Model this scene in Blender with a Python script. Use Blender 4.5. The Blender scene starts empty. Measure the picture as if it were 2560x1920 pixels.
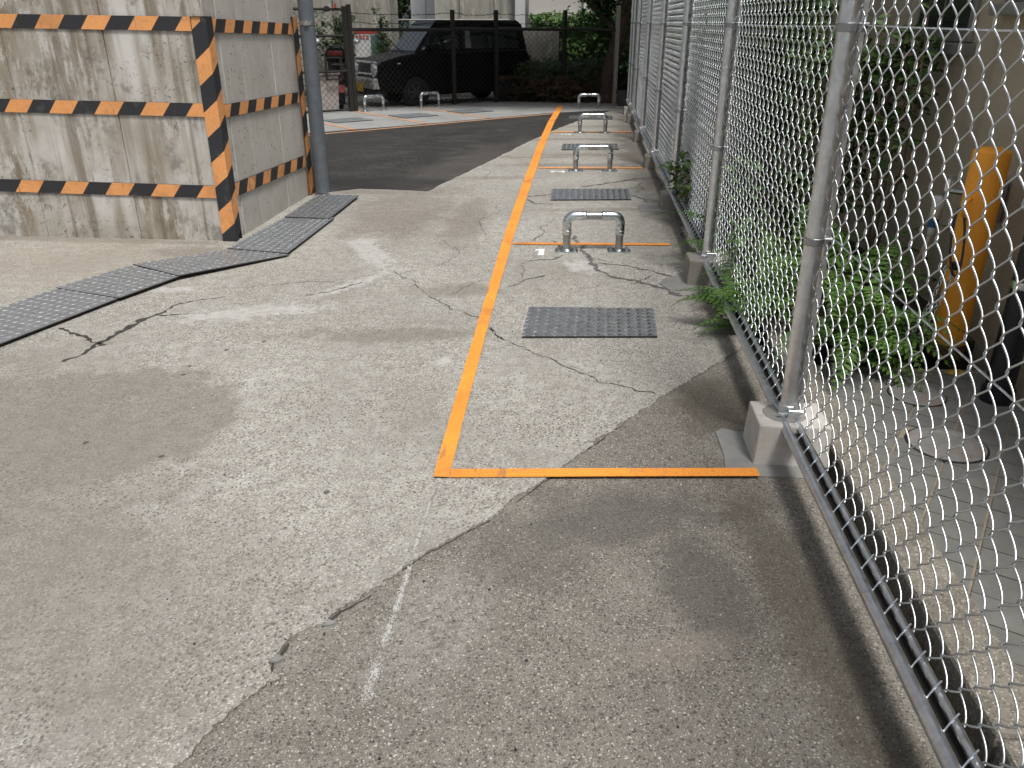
import bpy, bmesh, math, random
from mathutils import Vector, Matrix, Euler, noise as mnoise
R = math.radians
rnd = random.Random(7)
SC = bpy.context.scene
COL = SC.collection

# ------------------------------------------------------------------ camera, world, sun, exposure
cam_d = bpy.data.cameras.new('camera'); cam = bpy.data.objects.new('camera', cam_d); COL.objects.link(cam)
cam_d.sensor_width = 36; cam_d.lens = 28.32; cam_d.clip_start = 0.05; cam_d.clip_end = 2000
cam.location = (0, 0, 1.5); cam.rotation_euler = (R(90 - 24.2), 0, R(4.9))
SC.camera = cam
SUN_EL, SUN_AZ = 64, 153          # compass-like azimuth: degrees clockwise from +Y, where the sun stands
w = bpy.data.worlds.new('World'); SC.world = w; w.use_nodes = True
wn = w.node_tree; wn.nodes.clear()
sky = wn.nodes.new('ShaderNodeTexSky'); sky.sky_type = 'NISHITA'; sky.sun_disc = False
sky.sun_elevation = R(SUN_EL); sky.sun_rotation = R(SUN_AZ); sky.air_density = 1.0; sky.dust_density = 3.5; sky.ozone_density = 1.0
bg = wn.nodes.new('ShaderNodeBackground'); bg.inputs[1].default_value = 0.115
wo = wn.nodes.new('ShaderNodeOutputWorld')
hs = wn.nodes.new('ShaderNodeHueSaturation'); hs.inputs['Saturation'].default_value = .42
wn.links.new(sky.outputs[0], hs.inputs['Color']); wn.links.new(hs.outputs[0], bg.inputs[0]); wn.links.new(bg.outputs[0], wo.inputs[0])
sun_d = bpy.data.lights.new('sun', 'SUN'); sun = bpy.data.objects.new('sun', sun_d); COL.objects.link(sun)
sun_d.energy = 3.0; sun_d.angle = R(12); sun_d.color = (1, .975, .935)
sd = Vector((math.sin(R(SUN_AZ)) * math.cos(R(SUN_EL)), math.cos(R(SUN_AZ)) * math.cos(R(SUN_EL)), math.sin(R(SUN_EL))))
sun.rotation_euler = sd.to_track_quat('Z', 'Y').to_euler()
vs = SC.view_settings; vs.view_transform = 'Standard'; vs.look = 'None'; vs.gamma = 1; vs.use_curve_mapping = False
vs.exposure = 0.12
SC.cycles.max_bounces = 5; SC.cycles.diffuse_bounces = 3; SC.cycles.glossy_bounces = 3; SC.cycles.use_adaptive_sampling = True; SC.cycles.adaptive_threshold = .03

# ------------------------------------------------------------------ material helpers
class NT:
    def __init__(s, name):
        s.m = bpy.data.materials.new(name); s.m.use_nodes = True
        s.t = s.m.node_tree; s.n = s.t.nodes; s.b = s.n['Principled BSDF']
        s.co = s.n.new('ShaderNodeTexCoord').outputs['Object']
    def put(s, inp, v):
        if hasattr(v, 'is_linked') or isinstance(v, bpy.types.NodeSocket): s.t.links.new(v, inp)
        else:
            try: inp.default_value = v
            except Exception: inp.default_value = (v[0], v[1], v[2], 1)
    def set(s, **k):
        names = dict(col='Base Color', rough='Roughness', metal='Metallic', normal='Normal', spec='Specular IOR Level', coat='Coat Weight', trans='Transmission Weight', sheen='Sheen Weight', alpha='Alpha', sub='Subsurface Weight')
        for a, v in k.items(): s.put(s.b.inputs[names[a]], c4(v) if a == 'col' and isinstance(v, tuple) else v)
        return s
    def scale(s, sx, sy, sz, rot=0, vec=None):
        n = s.n.new('ShaderNodeMapping'); s.t.links.new(vec or s.co, n.inputs[0])
        n.inputs['Scale'].default_value = (sx, sy, sz); n.inputs['Rotation'].default_value = (0, 0, rot); return n.outputs[0]
    def noise(s, sc, det=3, rough=.55, vec=None, dist=0):
        n = s.n.new('ShaderNodeTexNoise'); s.t.links.new(vec or s.co, n.inputs['Vector'])
        n.inputs['Scale'].default_value = sc; n.inputs['Detail'].default_value = min(det, 4.5); n.inputs['Roughness'].default_value = rough; n.inputs['Distortion'].default_value = dist
        return n.outputs[0]
    def vor(s, sc, out='Distance', feat='F1', vec=None, rnd=1):
        n = s.n.new('ShaderNodeTexVoronoi'); n.feature = feat; s.t.links.new(vec or s.co, n.inputs['Vector']); n.inputs['Scale'].default_value = sc
        n.inputs['Randomness'].default_value = rnd
        return n.outputs[out]
    def ramp(s, f, *st, interp='LINEAR'):
        n = s.n.new('ShaderNodeValToRGB'); n.color_ramp.interpolation = interp; s.put(n.inputs[0], f)
        e = n.color_ramp.elements
        while len(e) < len(st): e.new(.5)
        for x, (p, c) in zip(e, st): x.position = p; x.color = c4(c)
        return n.outputs[0]
    def mr(s, f, a, b, c=0, d=1):
        n = s.n.new('ShaderNodeMapRange'); n.interpolation_type = 'SMOOTHSTEP'; s.put(n.inputs[0], f)
        for i, v in enumerate((a, b, c, d)): n.inputs[i + 1].default_value = v
        return n.outputs[0]
    def math(s, op, a, b=0):
        n = s.n.new('ShaderNodeMath'); n.operation = op; s.put(n.inputs[0], a); s.put(n.inputs[1], b); return n.outputs[0]
    def mix(s, f, a, b, mode='MIX'):
        n = s.n.new('ShaderNodeMix'); n.data_type = 'RGBA'; n.blend_type = mode
        s.put(n.inputs[0], f)
        s.put(n.inputs[6], c4(a) if isinstance(a, tuple) else a); s.put(n.inputs[7], c4(b) if isinstance(b, tuple) else b); return n.outputs[2]
    def bump(s, h, st=.3, d=.01, nrm=None):
        n = s.n.new('ShaderNodeBump'); n.inputs['Strength'].default_value = st; n.inputs['Distance'].default_value = d
        s.put(n.inputs['Height'], h)
        if nrm: s.t.links.new(nrm, n.inputs['Normal'])
        return n.outputs[0]
    def blob(s, cx, cy, rx, ry, rot=0, soft=.5, warp=.25, wsc=3):
        """soft-edged mask for stains and painted shade, with its own ragged outline, placed on the ground"""
        n = s.n.new('ShaderNodeMapping'); n.vector_type = 'TEXTURE'; s.t.links.new(s.co, n.inputs[0])
        n.inputs['Location'].default_value = (cx, cy, 0); n.inputs['Rotation'].default_value = (0, 0, rot); n.inputs['Scale'].default_value = (rx, ry, 1e3)
        l = s.n.new('ShaderNodeVectorMath'); l.operation = 'LENGTH'; s.t.links.new(n.outputs[0], l.inputs[0])
        if not hasattr(s, 'wc'): s.wc = {}
        if wsc not in s.wc: s.wc[wsc] = s.math('SUBTRACT', s.noise(wsc, 5, .7), .5)
        d = s.math('ADD', l.outputs['Value'], s.math('MULTIPLY', s.wc[wsc], warp * 9))
        return s.mr(d, 1 + soft * .5, 1 - soft * .5)
    def objrand(s): return s.n.new('ShaderNodeObjectInfo').outputs['Random']
def c4(c):
    if isinstance(c, (int, float)): return (c, c, c, 1)
    return (c[0], c[1], c[2], 1) if len(c) == 3 else c

MATS = {}
def simple(name, col, rough=.6, metal=0, var=.25, sc=8, bump=0, bsc=60, **k):
    """plain surface with tonal variation and fine relief"""
    t = NT(name); n = t.noise(sc, 5, .6)
    a = tuple(x * (1 - var) for x in col); b = tuple(min(1, x * (1 + var)) for x in col)
    t.set(col=t.ramp(n, (.3, a), (.7, b)), rough=t.ramp(t.noise(sc * 2.3, 3), (.3, max(0, rough - .08)), (.7, min(1, rough + .08))), metal=metal, **k)
    if bump: t.set(normal=t.bump(t.noise(bsc, 4), bump, .004))
    MATS[name] = t.m; return t.m

# ---- pavement (worn, pale)
t = NT('worn_pavement')
fine = t.noise(170, 2, .7); mid = t.noise(14, 6, .7); big = t.noise(1.1, 6, .6); stre = t.noise(2.2, 6, .65, t.scale(1, .35, 1, .35))
base = t.ramp(big, (.3, (.29, .28, .25)), (.52, (.385, .376, .34)), (.72, (.48, .472, .43)))
base = t.mix(t.mr(mid, .38, .66, 0, .55), base, (.205, .19, .165))
base = t.mix(t.mr(stre, .5, .7, 0, .45), base, (.225, .205, .175))
wv = t.n.new('ShaderNodeVectorMath'); wv.operation = 'ADD'; t.t.links.new(t.co, wv.inputs[0])
wn_ = t.n.new('ShaderNodeTexNoise'); t.t.links.new(t.co, wn_.inputs['Vector']); wn_.inputs['Scale'].default_value = 80
ws_ = t.n.new('ShaderNodeVectorMath'); ws_.operation = 'SCALE'; t.t.links.new(wn_.outputs['Color'], ws_.inputs[0]); ws_.inputs['Scale'].default_value = .010
t.t.links.new(ws_.outputs[0], wv.inputs[1]); wc_ = wv.outputs[0]
chipc = t.vor(140, 'Color', vec=wc_); chip = t.mr(t.vor(140, vec=wc_), .6, .3)
expo = t.mr(t.noise(1.6, 4), .35, .6, .45, 1)
base = t.mix(t.math('MULTIPLY', t.math('MULTIPLY', chip, expo), .8), base, t.ramp(chipc, (.22, (.07, .063, .054)), (.40, (.22, .20, .17)), (.58, (.42, .40, .355)), (.80, (.66, .64, .575))))
pv = t.scale(1, .75, 1, .3, wc_); pit = t.math('MULTIPLY', t.mr(t.vor(82, vec=pv), .42, .28), t.mr(t.vor(82, 'Color', vec=pv), .46, .54)); pit = t.math('MULTIPLY', pit, t.mr(t.noise(2.2, 4), .36, .58, .3, 1))
base = t.mix(t.math('MULTIPLY', pit, .85), base, (.09, .08, .068))
base = t.mix(t.math('MULTIPLY', t.mr(fine, .3, .75), .28), base, (.19, .17, .15))
# stains and repairs with their own outlines
brown = t.math('MAXIMUM', t.blob(-2.05, 2.78, .66, .56, .2, .22, .10, 4), t.blob(-2.9, 2.3, 1.1, 1.2, .1, .6, .2, 2))
brown = t.math('MAXIMUM', brown, t.math('MULTIPLY', t.blob(-1.3, 1.75, .55, .5, .4, .8, .2, 3), .6))
brown = t.math('MAXIMUM', brown, t.math('MULTIPLY', t.blob(-1.9, 1.7, .75, .8, 0, .7, .2, 3), .85))
base = t.mix(t.math('MULTIPLY', brown, .72), base, t.mix(.2, (.162, .144, .12), base))
yard = t.blob(-3.4, 5.1, 1.3, .75, .2, .6, .25, 3); base = t.mix(t.math('MULTIPLY', yard, .25), base, (.30, .245, .18))
damp = t.math('MAXIMUM', t.blob(-1.55, 7.0, .45, 1.1, 0, .8, .25, 3), t.blob(-.95, 6.6, .16, .9, .05, .9, .3, 3))
damp = t.math('MAXIMUM', damp, t.blob(-2.0, 7.72, .7, .12, 0, .8, .2, 3))
damp = t.math('MAXIMUM', damp, t.blob(-2.75, 5.42, .3, .16, 0, .8, .3, 5)); damp = t.math('MAXIMUM', damp, t.blob(-4.2, 5.72, 1.8, .09, -.02, .9, .2, 5))
base = t.mix(t.math('MULTIPLY', damp, .5), base, (.155, .13, .107))
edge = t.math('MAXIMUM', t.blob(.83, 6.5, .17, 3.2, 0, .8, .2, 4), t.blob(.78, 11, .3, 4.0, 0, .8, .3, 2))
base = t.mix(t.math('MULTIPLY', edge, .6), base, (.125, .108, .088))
for bx, by, rx, ry in ((-.2, 9.5, .9, .10), (.1, 10.3, .8, .12), (0, 11.75, .9, .1), (.3, 13.3, .7, .12), (-.9, 8.6, .4, .1), (-.6, 10.05, .5, .08), (.2, 7.1, .5, .08), (-1.0, 3.9, .5, .1), (-.75, 4.7, .25, .12)):
    base = t.mix(t.math('MULTIPLY', t.blob(bx, by, rx, ry, .1, .9, .3, 4), .5), base, (.165, .14, .112))
pale = t.blob(-1.82, 4.19, .42, .10, .32, .6, .42, 11)
for bx, by, rx, ry, ro, so in ((-1.42, 4.75, .30, .06, 1.05, .6), (-1.48, 5.52, .10, .40, .5, .6), (-1.62, 5.80, .10, .12, 0, .6), (.03, 5.30, .12, .16, .5, .4), (-.64, 3.55, .035, .06, 0, .8), (-2.5, 4.55, .13, .05, .2, .9)):
    pale = t.math('MAXIMUM', pale, t.blob(bx, by, rx, ry, ro, so, .38, 13))
pale = t.math('MULTIPLY', pale, t.mr(t.noise(17, 6, .7), .36, .5, .3, 1))
base = t.mix(t.math('MULTIPLY', pale, .75), base, t.ramp(t.noise(20, 4), (.3, (.36, .35, .335)), (.7, (.52, .51, .485))))
for bx, by in ((-1.82, 3.30), (-1.75, 3.62), (-1.84, 3.40), (-1.55, 2.55), (-.85, 2.35), (-1.9, 2.62), (-1.6, 3.75)):
    base = t.mix(t.math('MULTIPLY', t.blob(bx, by, .010, .013, 0, .5, .4, 40), .8), base, (.05, .043, .037))
t.set(col=base, rough=.9, spec=.25, normal=t.bump(t.vor(120, vec=wc_), .4, .004))
MATS['pavement'] = t.m

# ---- aggregate pavement (darker, exposed chippings)
t = NT('aggregate_pavement')
wv = t.n.new('ShaderNodeVectorMath'); wv.operation = 'ADD'; t.t.links.new(t.co, wv.inputs[0])
wn_ = t.n.new('ShaderNodeTexNoise'); t.t.links.new(t.co, wn_.inputs['Vector']); wn_.inputs['Scale'].default_value = 90
ws_ = t.n.new('ShaderNodeVectorMath'); ws_.operation = 'SCALE'; t.t.links.new(wn_.outputs['Color'], ws_.inputs[0]); ws_.inputs['Scale'].default_value = .012
t.t.links.new(ws_.outputs[0], wv.inputs[1]); wc_ = wv.outputs[0]
c1 = t.vor(215, 'Color', vec=wc_); d1 = t.vor(215, vec=wc_); c2 = t.vor(88, 'Color', vec=wc_); d2 = t.vor(88, vec=wc_)
big = t.noise(1.5, 5, .6); mid = t.noise(11, 6, .7)
base = t.ramp(big, (.3, (.168, .157, .135)), (.55, (.222, .208, .18)), (.75, (.275, .26, .225)))
base = t.mix(t.mr(mid, .4, .7, 0, .5), base, (.125, .108, .088))
base = t.mix(t.math('MULTIPLY', t.mr(d1, .6, .3), .8), base, t.ramp(c1, (.22, (.055, .05, .045)), (.38, (.14, .128, .108)), (.55, (.24, .218, .185)), (.7, (.33, .305, .265)), (.88, (.55, .53, .48))))
dk = t.math('MULTIPLY', t.mr(d2, .40, .30), t.mr(c2, .56, .62)); base = t.mix(t.math('MULTIPLY', dk, .75), base, (.06, .054, .05))
lt = t.math('MULTIPLY', t.mr(t.vor(95, vec=wc_), .28, .20), t.mr(t.vor(95, 'Color', vec=wc_), .70, .74)); base = t.mix(t.math('MULTIPLY', lt, .85), base, (.55, .53, .47))
pw_ = t.math('MULTIPLY', t.blob(-.36, 1.72, .13, .26, -.1, 1, .3, 9), t.mr(t.noise(55, 4, .7), .42, .6)); base = t.mix(t.math('MULTIPLY', pw_, .28), base, (.46, .455, .44))
smear = t.math('MAXIMUM', t.blob(.13, 2.30, .30, .17, .15, .9, .3, 4), t.blob(.40, 1.98, .12, .28, .3, .9, .3, 4))
smear = t.math('MAXIMUM', smear, t.math('MULTIPLY', t.blob(-.1, 2.1, .2, .2, .6, 1, .25, 4), .6))
base = t.mix(t.math('MULTIPLY', smear, .55), base, (.085, .079, .073))
fence_shade = t.math('MAXIMUM', t.blob(.66, 1.85, .10, .75, .1, 1, .25, 4), t.blob(.62, 3.2, .2, .35, .1, .9, .3, 4))  # soft shadow band along the fence, painted into the ground colour
base = t.mix(t.math('MULTIPLY', fence_shade, .6), base, (.078, .066, .046))
pk = t.blob(.30, 1.68, .16, .05, .3, .9, .35, 6); base = t.mix(t.math('MULTIPLY', pk, .2), base, (.36, .30, .24))
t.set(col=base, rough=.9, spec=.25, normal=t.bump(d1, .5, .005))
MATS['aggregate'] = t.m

# ---- asphalt
t = NT('asphalt')
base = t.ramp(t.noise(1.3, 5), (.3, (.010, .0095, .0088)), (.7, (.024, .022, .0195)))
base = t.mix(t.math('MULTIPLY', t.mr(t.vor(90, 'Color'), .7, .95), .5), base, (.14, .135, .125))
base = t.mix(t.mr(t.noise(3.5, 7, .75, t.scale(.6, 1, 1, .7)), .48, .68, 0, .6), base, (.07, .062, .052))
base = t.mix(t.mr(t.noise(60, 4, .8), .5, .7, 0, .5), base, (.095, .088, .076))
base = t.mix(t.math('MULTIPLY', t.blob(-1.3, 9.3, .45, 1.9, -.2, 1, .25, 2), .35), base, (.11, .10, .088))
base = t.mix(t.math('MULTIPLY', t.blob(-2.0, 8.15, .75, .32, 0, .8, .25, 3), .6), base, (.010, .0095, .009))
base = t.mix(t.blob(-1.95, 12.1, .35, .16, .6, .3, .1, 5), base, (.018, .017, .016))
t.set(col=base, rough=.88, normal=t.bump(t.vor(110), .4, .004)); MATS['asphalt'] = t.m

# ---- concretes
def concrete(name, lo, hi, stain=(.13, .12, .1), streak=0, stamt=.5, spots=0, sc=2.5, green=0):
    t = NT(name)
    b = t.ramp(t.noise(sc, 6, .6), (.3, lo), (.7, hi))
    b = t.mix(t.mr(t.noise(sc * 3.2, 6, .7), .5, .78, 0, stamt), b, stain)
    if streak:
        s1 = t.noise(3.2, 5, .6, t.scale(1.6, 1.6, .10)); b = t.mix(t.mr(s1, .48, .7, 0, streak), b, stain)
        s2 = t.noise(11, 6, .75, t.scale(1, 1, .22)); b = t.mix(t.mr(s2, .52, .64, 0, streak), b, tuple(min(1, x * 1.55) for x in hi))
        s3 = t.noise(5, 7, .8, t.scale(1, 1, .5)); b = t.mix(t.mr(s3, .56, .68, 0, streak * .8), b, tuple(x * .75 for x in stain))
    if green: b = t.mix(t.mr(t.noise(1.4, 4), .5, .75, 0, green), b, (.10, .11, .055))
    if spots:
        p = t.math('MULTIPLY', t.mr(t.vor(26), .22, .12), t.mr(t.vor(26, 'Color'), 1 - spots, 1.02 - spots)); b = t.mix(p, b, (.07, .065, .06))
    t.set(col=b, rough=.88, spec=.3, normal=t.bump(t.noise(45, 6, .7), .25, .004)); MATS[name] = t.m
    return t
t = NT('pier_concrete')
b = t.ramp(t.noise(1.3, 6, .6), (.32, (.29, .262, .215)), (.48, (.40, .375, .33)), (.62, (.54, .525, .495)))
s1 = t.noise(2.3, 4, .6, t.scale(1.7, 1.7, .16)); b = t.mix(t.mr(s1, .45, .62, 0, .8), b, (.20, .158, .105))
s2 = t.noise(13, 8, .8, t.scale(1, 1, .30)); msk = t.mr(t.noise(1.7, 3), .45, .6); b = t.mix(t.math('MULTIPLY', t.mr(s2, .53, .58), t.math('MULTIPLY', msk, .75)), b, (.50, .485, .45))
b = t.mix(t.math('MULTIPLY', t.mr(s2, .47, .42), t.math('MULTIPLY', msk, .6)), b, (.15, .125, .09))
g1 = t.noise(3.1, 8, .75); b = t.mix(t.mr(g1, .54, .68, 0, .65), b, (.135, .13, .115))
g2 = t.noise(34, 7, .8); b = t.mix(t.math('MULTIPLY', t.mr(g2, .56, .64), t.mr(t.noise(2.1, 3), .5, .62, 0, .8)), b, (.07, .066, .058))
s3 = t.noise(9, 3, .5, t.scale(1, 1, .03)); b = t.mix(t.mr(s3, .56, .66, 0, .6), b, (.15, .122, .085))
t.set(col=b, rough=.9, spec=.25, normal=t.bump(t.math('ADD', t.noise(45, 6, .7), s2), .3, .005)); MATS['pier_concrete'] = t.m
concrete('pier_side_concrete', (.38, .36, .32), (.47, .45, .41), (.22, .20, .165), streak=.12, stamt=.35, spots=.25)
concrete('block_concrete', (.42, .40, .36), (.56, .54, .50), (.26, .24, .21), stamt=.4, spots=.15, sc=6)
concrete('old_block_concrete', (.21, .195, .165), (.30, .28, .24), (.12, .11, .09), stamt=.5, spots=.1, sc=6)
concrete('mortar', (.20, .20, .19), (.27, .265, .25), (.14, .135, .125), stamt=.4, sc=5)
concrete('new_slab', (.24, .242, .236), (.34, .34, .328), (.17, .17, .162), stamt=.55, sc=1.5)
t = concrete('kerb_concrete', (.15, .137, .113), (.25, .232, .195), (.08, .07, .054), stamt=.7, spots=.2, sc=6)
kc = t.vor(130, 'Color'); b = t.mix(t.math('MULTIPLY', t.mr(t.vor(130), .55, .3), .6), t.b.inputs['Base Color'].links[0].from_socket, t.ramp(kc, (.25, (.05, .045, .035)), (.5, (.22, .195, .155)), (.8, (.52, .48, .40))))
t.set(col=b)
concrete('far_concrete', (.25, .243, .21), (.36, .35, .31), (.11, .10, .075), streak=.5, sc=.8)
concrete('far_pale_concrete', (.48, .49, .495), (.58, .59, .59), (.42, .42, .41), streak=.12, sc=.8)
concrete('pale_building', (.40, .39, .36), (.48, .47, .44), (.3, .29, .265), sc=.6, stamt=.25)
# stucco wall
t = NT('stucco'); b = t.ramp(t.noise(1.7, 5), (.3, (.43, .36, .265)), (.7, (.52, .44, .335)))
b = t.mix(t.mr(t.noise(4, 5, .6, t.scale(1, 1, .2)), .5, .75, 0, .4), b, (.24, .19, .135))
t.set(col=b, rough=.95, spec=.15, normal=t.bump(t.math('ADD', t.noise(120, 3), t.vor(180)), .7, .006)); MATS['stucco'] = t.m
# tiles
t = NT('paving_tile'); b = t.ramp(t.noise(9, 6, .65), (.3, (.14, .138, .128)), (.7, (.20, .197, .183)))
b = t.mix(t.math('MULTIPLY', t.objrand(), .35), b, (.10, .10, .088)); b = t.mix(t.mr(t.noise(2, 4), .5, .8, 0, .4), b, (.13, .125, .075))
t.set(col=b, rough=.75, normal=t.bump(t.noise(70, 4), .2, .003)); MATS['tile'] = t.m
simple('grout', (.26, .22, .165), .95, var=.2, sc=20)
simple('soil', (.055, .042, .03), .98, var=.4, sc=9, bump=.6, bsc=40)
simple('trench', (.055, .043, .032), .95, var=.4, sc=8)
simple('crack_dark', (.045, .04, .036), .98, var=.4, sc=30)
simple('crack_fill', (.115, .11, .105), .9, var=.3, sc=25)
# paint
def paint(name, col, wear, wearcol, amt=.35, sc=14, dirt=.0):
    t = NT(name); b = t.ramp(t.noise(3, 4), (.3, tuple(x * .86 for x in col)), (.7, tuple(min(1, x * 1.05) for x in col)))
    b = t.mix(t.mr(t.noise(sc, 6, .75), wear, wear + .1, 0, amt), b, wearcol)
    if dirt:
        b = t.mix(t.mr(t.noise(1.6, 5, .7), .5, .72, 0, dirt), b, tuple(x * .45 for x in wearcol))
        b = t.mix(t.math('MULTIPLY', t.mr(t.noise(110, 3, .7), .57, .64), dirt), b, (.16, .12, .08))
        b = t.mix(t.mr(t.noise(24, 4, .6, t.scale(1, .12, .12, .4)), .63, .70, 0, dirt), b, (.18, .13, .085))
    t.set(col=b, rough=.65, normal=t.bump(t.noise(130, 3), .35, .003)); MATS[name] = t.m
paint('faded_orange', (.60, .28, .12), .48, (.42, .34, .26), .8, 12, .4)
paint('orange_paint', (.90, .325, .04), .56, (.52, .25, .10), .7, 16, .55)
paint('white_paint', (.8, .8, .78), .62, (.45, .43, .4), .5)
paint('hazard_orange', (.74, .325, .11), .57, (.40, .20, .09), .6, 7, .5)
paint('hazard_black', (.020, .021, .025), .58, (.075, .072, .068), .6, 7, .0)
paint('chalk', (.55, .545, .53), .48, (.25, .225, .19), .95, 60)
# metals
def metal(name, col, rough, var=.15, spangle=0, metal=1):
    t = NT(name); n = t.noise(14, 5, .6)
    b = t.ramp(n, (.3, tuple(x * (1 - var) for x in col)), (.7, tuple(min(1, x * (1 + var)) for x in col)))
    r = t.ramp(t.noise(30, 4), (.3, max(.03, rough - .1)), (.7, rough + .1))
    if spangle: b = t.mix(t.math('MULTIPLY', t.vor(55, 'Color'), spangle), b, tuple(x * .6 for x in col))
    t.set(col=b, rough=r, metal=metal); MATS[name] = t.m
metal('galvanised', (.74, .76, .775), .36, .12, .45)
metal('wire', (.66, .695, .72), .38, .12)
metal('bright_zinc', (.66, .71, .72), .2, .25, .35)
metal('pipe_steel', (.40, .40, .39), .36, .2)
metal('tread_plate', (.24, .245, .25), .5, .2, .2, metal=.6)
metal('ramp_plate', (.29, .31, .325), .42, .2, .2, metal=.55)
metal('plate_edge', (.10, .10, .105), .55, .2)
metal('chrome', (.85, .86, .87), .15, .03, metal=.75)
metal('clamp_steel', (.36, .37, .38), .45, .15)
metal('dull_dark_steel', (.022, .020, .017), .6, .3, metal=.2)
metal('grey_painted_steel', (.105, .12, .135), .42, .15, metal=.1)
metal('rust', (.15, .075, .04), .85, .4, metal=.2)
simple('car_black', (.003, .0033, .0035), .32, var=.1, sc=2, spec=.16)
simple('car_plastic', (.010, .010, .010), .5, var=.2)
simple('tyre_rubber', (.012, .012, .012), .85, var=.2)
simple('silver_paint', (.50, .495, .47), .3, .25, var=.1)
paint('bollard_orange', (.95, .38, .03), .64, (.5, .2, .05), .35, 9)
simple('black_pipe', (.011, .012, .017), .35, var=.2)
simple('white_plastic', (.62, .62, .6), .5, var=.08)
simple('cream_plastic', (.58, .51, .38), .5, var=.08)
simple('blue_plastic', (.03, .12, .26), .5, var=.15)
simple('beige_pipe', (.42, .34, .26), .5, var=.12)
simple('pinkish_plastic', (.46, .405, .385), .55, var=.1)
simple('red_plastic', (.10, .008, .007), .35, var=.15)
simple('plate_red', (.42, .10, .10), .5, var=.1)
simple('plate_yellow', (.75, .50, .03), .5, var=.1)
simple('rope_yellow', (.55, .36, .06), .8, var=.2)
simple('pot_grey', (.055, .055, .053), .7, var=.2)
simple('alu_frame', (.30, .29, .265), .45, .5, var=.1)
simple('sign_white', (.55, .55, .54), .5, var=.08)
simple('sign_red', (.38, .05, .035), .5, var=.1)
simple('sign_green', (.10, .17, .15), .5, var=.1)
simple('bark', (.075, .05, .032), .95, var=.4, sc=12, bump=.8, bsc=25)
simple('twig', (.09, .06, .035), .9, var=.3)
simple('curtain', (.16, .165, .175), .8, var=.2)
t = NT('car_glass'); t.set(col=(.012, .02, .017), rough=.03, spec=.8); MATS['car_glass'] = t.m
t = NT('window_glass'); t.set(col=(.03, .032, .03), rough=.08, spec=.7); MATS['window_glass'] = t.m
t = NT('headlight_glass'); t.set(col=(.80, .83, .83), rough=.15, metal=.35, normal=t.bump(t.vor(40), .5, .01)); MATS['headlight'] = t.m
def leafmat(name, lo, hi, odd=None, rough=.5):
    t = NT(name); b = t.ramp(t.noise(5.5, 4), (.3, lo), (.7, hi))
    b = t.mix(t.mr(t.noise(40, 2), .45, .75, 0, .45), b, tuple(x * 1.6 for x in hi))
    if odd: b = t.mix(t.mr(t.noise(13, 2), .62, .68), b, odd)
    t.set(col=b, rough=rough, spec=.4)
    tr = t.n.new('ShaderNodeBsdfTranslucent'); t.put(tr.inputs[0], t.mix(.5, b, (.12, .2, .02)))
    mx = t.n.new('ShaderNodeMixShader'); mx.inputs[0].default_value = .25
    t.t.links.new(t.b.outputs[0], mx.inputs[1]); t.t.links.new(tr.outputs[0], mx.inputs[2]); t.t.links.new(mx.outputs[0], t.n['Material Output'].inputs[0])
    MATS[name] = t.m
leafmat('fern_green', (.06, .135, .022), (.12, .235, .045))
leafmat('leaf_dark', (.018, .042, .014), (.04, .085, .025))
leafmat('leaf_mid', (.03, .07, .018), (.07, .135, .035), (.12, .14, .04))
leafmat('leaf_bright', (.05, .115, .025), (.11, .20, .05))
leafmat('leaf_dead', (.035, .024, .014), (.085, .055, .03), (.03, .04, .02), .9)
leafmat('leaf_maple', (.045, .095, .02), (.09, .15, .035), (.14, .07, .03))

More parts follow.
